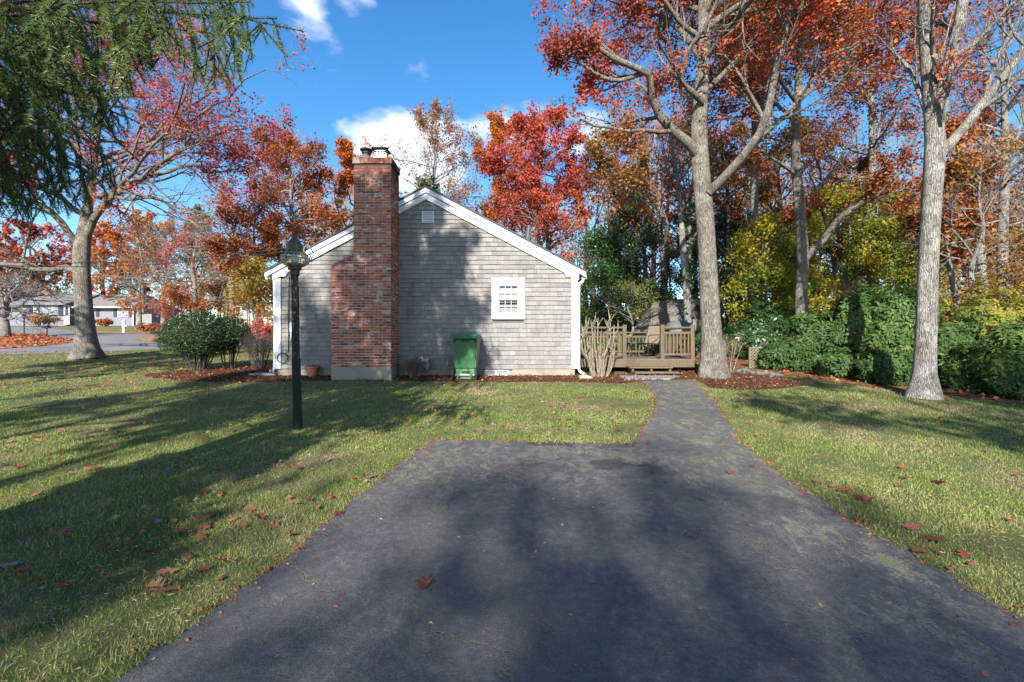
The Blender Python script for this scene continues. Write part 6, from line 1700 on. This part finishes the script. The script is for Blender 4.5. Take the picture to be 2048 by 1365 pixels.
named = [(850, 1173, .15, 'big curled orange brown oak leaf alone in the middle of the driveway', 4, .012),
         (598, 1101, .11, 'dark curled leaf on the left edge of the driveway nearest the camera', 1, .012),
         (677, 1031, .11, 'narrow dark red leaf on the left driveway edge', 1, .012),
         (742, 958, .13, 'pale pink and red leaf beside the upper left driveway edge', 0, .02),
         (1460, 948, .13, 'rust red leaf alone on the upper right of the driveway', 3, .012),
         (1503, 936, .10, 'small red leaf on the driveway near the right lawn edge', 0, .012),
         (1382, 1076, .05, 'tiny orange leaf scrap in the middle of the driveway', 3, .01),
         (1296, 889, .07, 'little red leaf at the corner of driveway and footpath', 2, .012),
         (855, 908, .07, 'dark leaf on the driveway near its far left corner', 1, .01),
         (20, 1137, .15, 'large purplish leaf in the shaded grass at the far left', 0, .02),
         (310, 1182, .15, 'tan leaf curled in grass left of the driveway, first of a pair', 4, .02),
         (336, 1187, .12, 'brown leaf curled in grass beside the larger tan leaf', 2, .02),
         (335, 1150, .13, 'red leaf just above the pair of tan leaves in the left grass', 0, .02),
         (345, 930, .12, 'pale mauve leaf lying flat in the shade left of the driveway', 3, .02),
         (183, 941, .13, 'bright orange leaf in the sunlit grass at the left', 1, .02),
         (408, 1060, .12, 'red leaf in the sunlit grass left of the driveway edge', 0, .02),
         (1716, 1000, .14, 'largest red leaf of the cluster beside the right driveway edge', 0, .02),
         (1690, 985, .13, 'rust leaf in the cluster beside the right driveway edge', 2, .02),
         (1735, 1005, .12, 'dark red leaf at the outer end of the right edge cluster', 4, .02),
         (1666, 977, .12, 'rust leaf standing up a little above the right edge cluster', 1, .02),
         (1726, 1046, .12, 'red leaf tucked against the asphalt right of the driveway', 1, .02),
         (1866, 1085, .15, 'orange red leaf on the grass farther down the right edge', 0, .02),
         (1840, 1110, .11, 'small curled rust leaf at the right driveway edge', 4, .015),
         (1810, 960, .12, 'rust leaf on the sunny lawn right of the driveway', 3, .02),
         (1876, 970, .14, 'dark brown curled leaf on the lawn right of the driveway', 4, .02),
         (590, 1010, .11, 'yellow leaf in the grass near the left driveway edge', 0, .02)]
for u, v, s, lab, i, lf in named:
    x, y = gp(u, v)
    hue = 'mauve' if ('mauve' in lab or 'purplish' in lab or 'pale pink' in lab) else 'red' if ' red' in lab and 'orange' not in lab else 'tan' if ('tan' in lab or 'yellow' in lab) else 'rust'
    put_leaf(x, y, s, lab, None, i, .12, lf, hue)
cnt = 0
while cnt < 250:
    u = rl.uniform(-20, 2060); v = 752+(rl.uniform(0, 1)**1.7)*430
    if rl.uniform() < .35: u, v = rl.uniform(560, 1300), rl.uniform(765, 888)
    x, y = gp(u, v)
    px = np.array([x]); py = np.array([y])
    if in_poly(px, py, DRIVE)[0] or in_poly(px, py, MULCH)[0] or in_poly(px, py, MULCH2)[0] or in_poly(px, py, FLOOR)[0] or y > 10.6: continue
    if x > 2 and rl.uniform() < .45: continue
    s = rl.uniform(.05, .105)
    hue = HUES[rl.choice(4, p=[.42, .3, .16, .12])]; j = int(rl.integers(0, 5))
    marks = [((lxp, lyp), 'round the lamp post'), (gp(395, 752), 'below the rounded evergreen shrubs'), (gp(176, 722), 'round the red leaved oak'), (gp(40, 740), 'on the far left lawn towards the road'),
             (gp(725, 765), 'below the brick chimney'), (gp(930, 775), 'before the green bin'), (gp(1150, 775), 'between the downspout and the footpath'), (gp(1050, 860), 'beyond the far edge of the driveway'),
             (gp(780, 880), 'left of the far driveway corner'), (gp(650, 985), 'beside the left driveway edge halfway down'), (gp(420, 1120), 'left of the nearest driveway stretch'), (gp(120, 1010), 'in the left foreground grass'), (gp(150, 850), 'in the middle of the left lawn'), (gp(400, 880), 'between lamp post and left foreground'),
             (gp(1450, 790), 'beside the footpath below the big oak'), (gp(1850, 815), 'at the foot of the pale oak'), (gp(1650, 860), 'in the middle of the right lawn'), (gp(1560, 920), 'beside the upper right driveway edge'), (gp(1980, 960), 'on the sunny lawn at the right end'), (gp(1850, 1060), 'beside the lower right driveway edge')]
    wh = min(marks, key=lambda m_: math.hypot(math.atan2(x, y)-math.atan2(m_[0][0], m_[0][1]), .6*math.log(y/m_[0][1])))[1]
    sz_ = 'small' if s < .07 else 'large' if s > .09 else 'middling'
    cu = ['gently cupped', 'humped', 'curled', 'flat', 'tightly curled'][j]
    hu = {'rust': 'rust brown', 'red': 'dark red', 'tan': 'tan', 'mauve': 'pale mauve'}[hue]
    put_leaf(x, y, s, f'{sz_} {cu} {hu} oak leaf {wh}', 'fallen oak leaves on the lawn', j, .3, .022, hue); cnt += 1
def litter(name, label, poly, n, size, seed, ylim=(0, 60)):
    r = np.random.default_rng(seed); pl_ = np.array(poly); lo, hi = pl_.min(0), pl_.max(0)
    x = r.uniform(max(lo[0], -60), min(hi[0], 40), n*6); y = r.uniform(max(lo[1], ylim[0]), min(hi[1], ylim[1]), n*6)
    k_ = in_poly(x, y, poly); x, y = x[k_][:n], y[k_][:n]; m = len(x)
    c = np.stack([x, y, G(y)+.025+r.uniform(0, .02, m)], 1)
    V, Fq = leaf_quads(c, size, r, .4, 0.0, .2, .25)
    V[:, 2] = np.maximum(V[:, 2], G(V[:, 1])+.014)
    tag(link(name, npmesh(name, V, [Fq], False, {'rnd': r.uniform(0, 1, m)}, [M['litter']])), label, None, None, 'stuff')
litter('leaf_litter', 'small fallen leaves lying on the mulch along the house', MULCH, 420, .055, 1)
litter('leaf_litter', 'small fallen leaves lying on the mulch round the big oak', MULCH2, 160, .05, 2)
litter('leaf_litter', 'fallen leaves drifted over the roadside verge', VERGE, 4200, .15, 3)
litter('leaf_litter', 'brown fallen leaves under the trees', FLOOR, 7000, .085, 4, (6, 24))
r_ = np.random.default_rng(6)
x = r_.uniform(-24, 0, 2600); y = r_.uniform(9, 17.5, 2600)
k_ = (np.abs(x) < 1.3*y) & ~in_poly(x, y, MULCH) & (x < XL-.2)
c = np.stack([x, y, G(y)+.03], 1)[k_]
V, Fq = leaf_quads(c, .06, r_, .4, 0, .15, .25); V[:, 2] = np.maximum(V[:, 2], G(V[:, 1])+.014)
tag(link('leaf_litter', npmesh('leaf_litter', V, [Fq], False, {'rnd': r_.uniform(0, 1, len(Fq))}, [M['litter']])), 'small leaves sprinkled over the far left lawn', None, None, 'stuff')
re_u = np.random.default_rng(18)
x = re_u.uniform(-9, 8, 5200); y = re_u.uniform(2.4, 10.2, 5200)
k_ = (np.abs(x) < 1.25*y) & ~in_poly(x, y, DRIVE) & ~in_poly(x, y, MULCH) & ~in_poly(x, y, MULCH2) & ~in_poly(x, y, FLOOR) & ((x < 1.5) | (re_u.uniform(0, 1, 5200) < .5)) & (re_u.uniform(0, 1, 5200) < .22)
c = np.stack([x, y, G(y)+.03], 1)[k_]
V, Fq = leaf_quads(c, .048, re_u, .36, 0, .2, .3); V[:, 2] = np.maximum(V[:, 2], G(V[:, 1])+.012)
tag(link('leaf_litter', npmesh('leaf_litter', V, [Fq], False, {'rnd': re_u.uniform(0, 1, len(Fq))}, [M['litter']])), 'tiny leaf scraps sprinkled through the lawn', None, None, 'stuff')
# dead thatch lying between the near blades
n_ = 26000
x = re_u.uniform(-6, 5.2, n_); y = re_u.uniform(1.7, 4.6, n_)
k_ = (np.abs(x) < 1.25*y) & ~in_poly(x, y, DRIVE)
c = np.stack([x, y, np.zeros(n_)], 1)[k_]; c = c[lowfreq(c, 1.6, 44)+re_u.normal(0, .3, len(c)) > .32]
c[:, 2] = G(c[:, 1])+.012+re_u.uniform(0, .014, len(c))
V, Fq = leaf_quads(c, .036, re_u, .05, 0, .02, .25, tri=True); V[:, 2] = np.maximum(V[:, 2], G(V[:, 1])+.004)
tag(link('thatch', npmesh('thatch', V, [Fq], False, {'rnd': re_u.uniform(0, 1, len(Fq))}, [M['thatch']])), 'dead straw and brown thatch between the grass blades', None, None, 'stuff')
# crumbs, bits of leaf and needles caught along the driveway's edges
re_ = np.random.default_rng(8)
dv = np.array([p for p in DRIVE if 1.2 < p[1] < 10.3 and -3 < p[0] < 4.4])
ii = re_.integers(0, len(dv), 1500); c = np.stack([dv[ii, 0]+re_.normal(0, .045, 1500), dv[ii, 1]+re_.normal(0, .045, 1500), np.zeros(1500)], 1)
c2 = np.stack([re_.uniform(-1.6, 2.6, 420), re_.uniform(1.7, 9.5, 420), np.zeros(420)], 1); c2 = c2[in_poly(c2[:, 0], c2[:, 1], DRIVE)]
c = np.concatenate([c, c2]); c[:, 2] = G(c[:, 1])+.014
V, Fq = leaf_quads(c, .026, re_, .26, 0, .1, .1); V[:, 2] = np.maximum(V[:, 2], G(V[:, 1])+.0095)
tag(link('leaf_litter', npmesh('leaf_litter', V, [Fq], False, {'rnd': re_.uniform(0, 1, len(Fq))}, [M['litter']])), 'crumbs and bits of dry leaf along the driveway edges', None, None, 'stuff')
# mulch chips: real relief on the beds
def chips(name, label, poly, n, seed):
    r = np.random.default_rng(seed); pl_ = np.array(poly); lo, hi = pl_.min(0), pl_.max(0)
    x = r.uniform(lo[0], hi[0], n*3); y = r.uniform(lo[1], hi[1], n*3); k_ = in_poly(x, y, poly) & ~((x > XL) & (x < XR) & (y > 11.05)); x, y = x[k_][:n], y[k_][:n]; m = len(x)
    c = np.stack([x, y, G(y)+.008+r.uniform(0, .02, m)], 1)
    V, Fq = leaf_quads(c, .05, r, .22, -.05, .05, .3)
    tag(link(name, npmesh(name, V, [Fq], False, {'rnd': r.uniform(0, 1, m)}, [M['mulch']])), label, None, None, 'stuff')
chips('bark_chips', 'loose bark chips on the house bed', MULCH, 9000, 8)
chips('bark_chips', 'loose bark chips round the big oak', MULCH2, 5000, 9)
tr_ = sum(len(o.data.loops)-2*len(o.data.polygons) for o in C.objects if o.type == 'MESH')
print('TRIS', tr_, 'needles', n_needles, 'grass', n_grass, 'objects', len(C.objects))
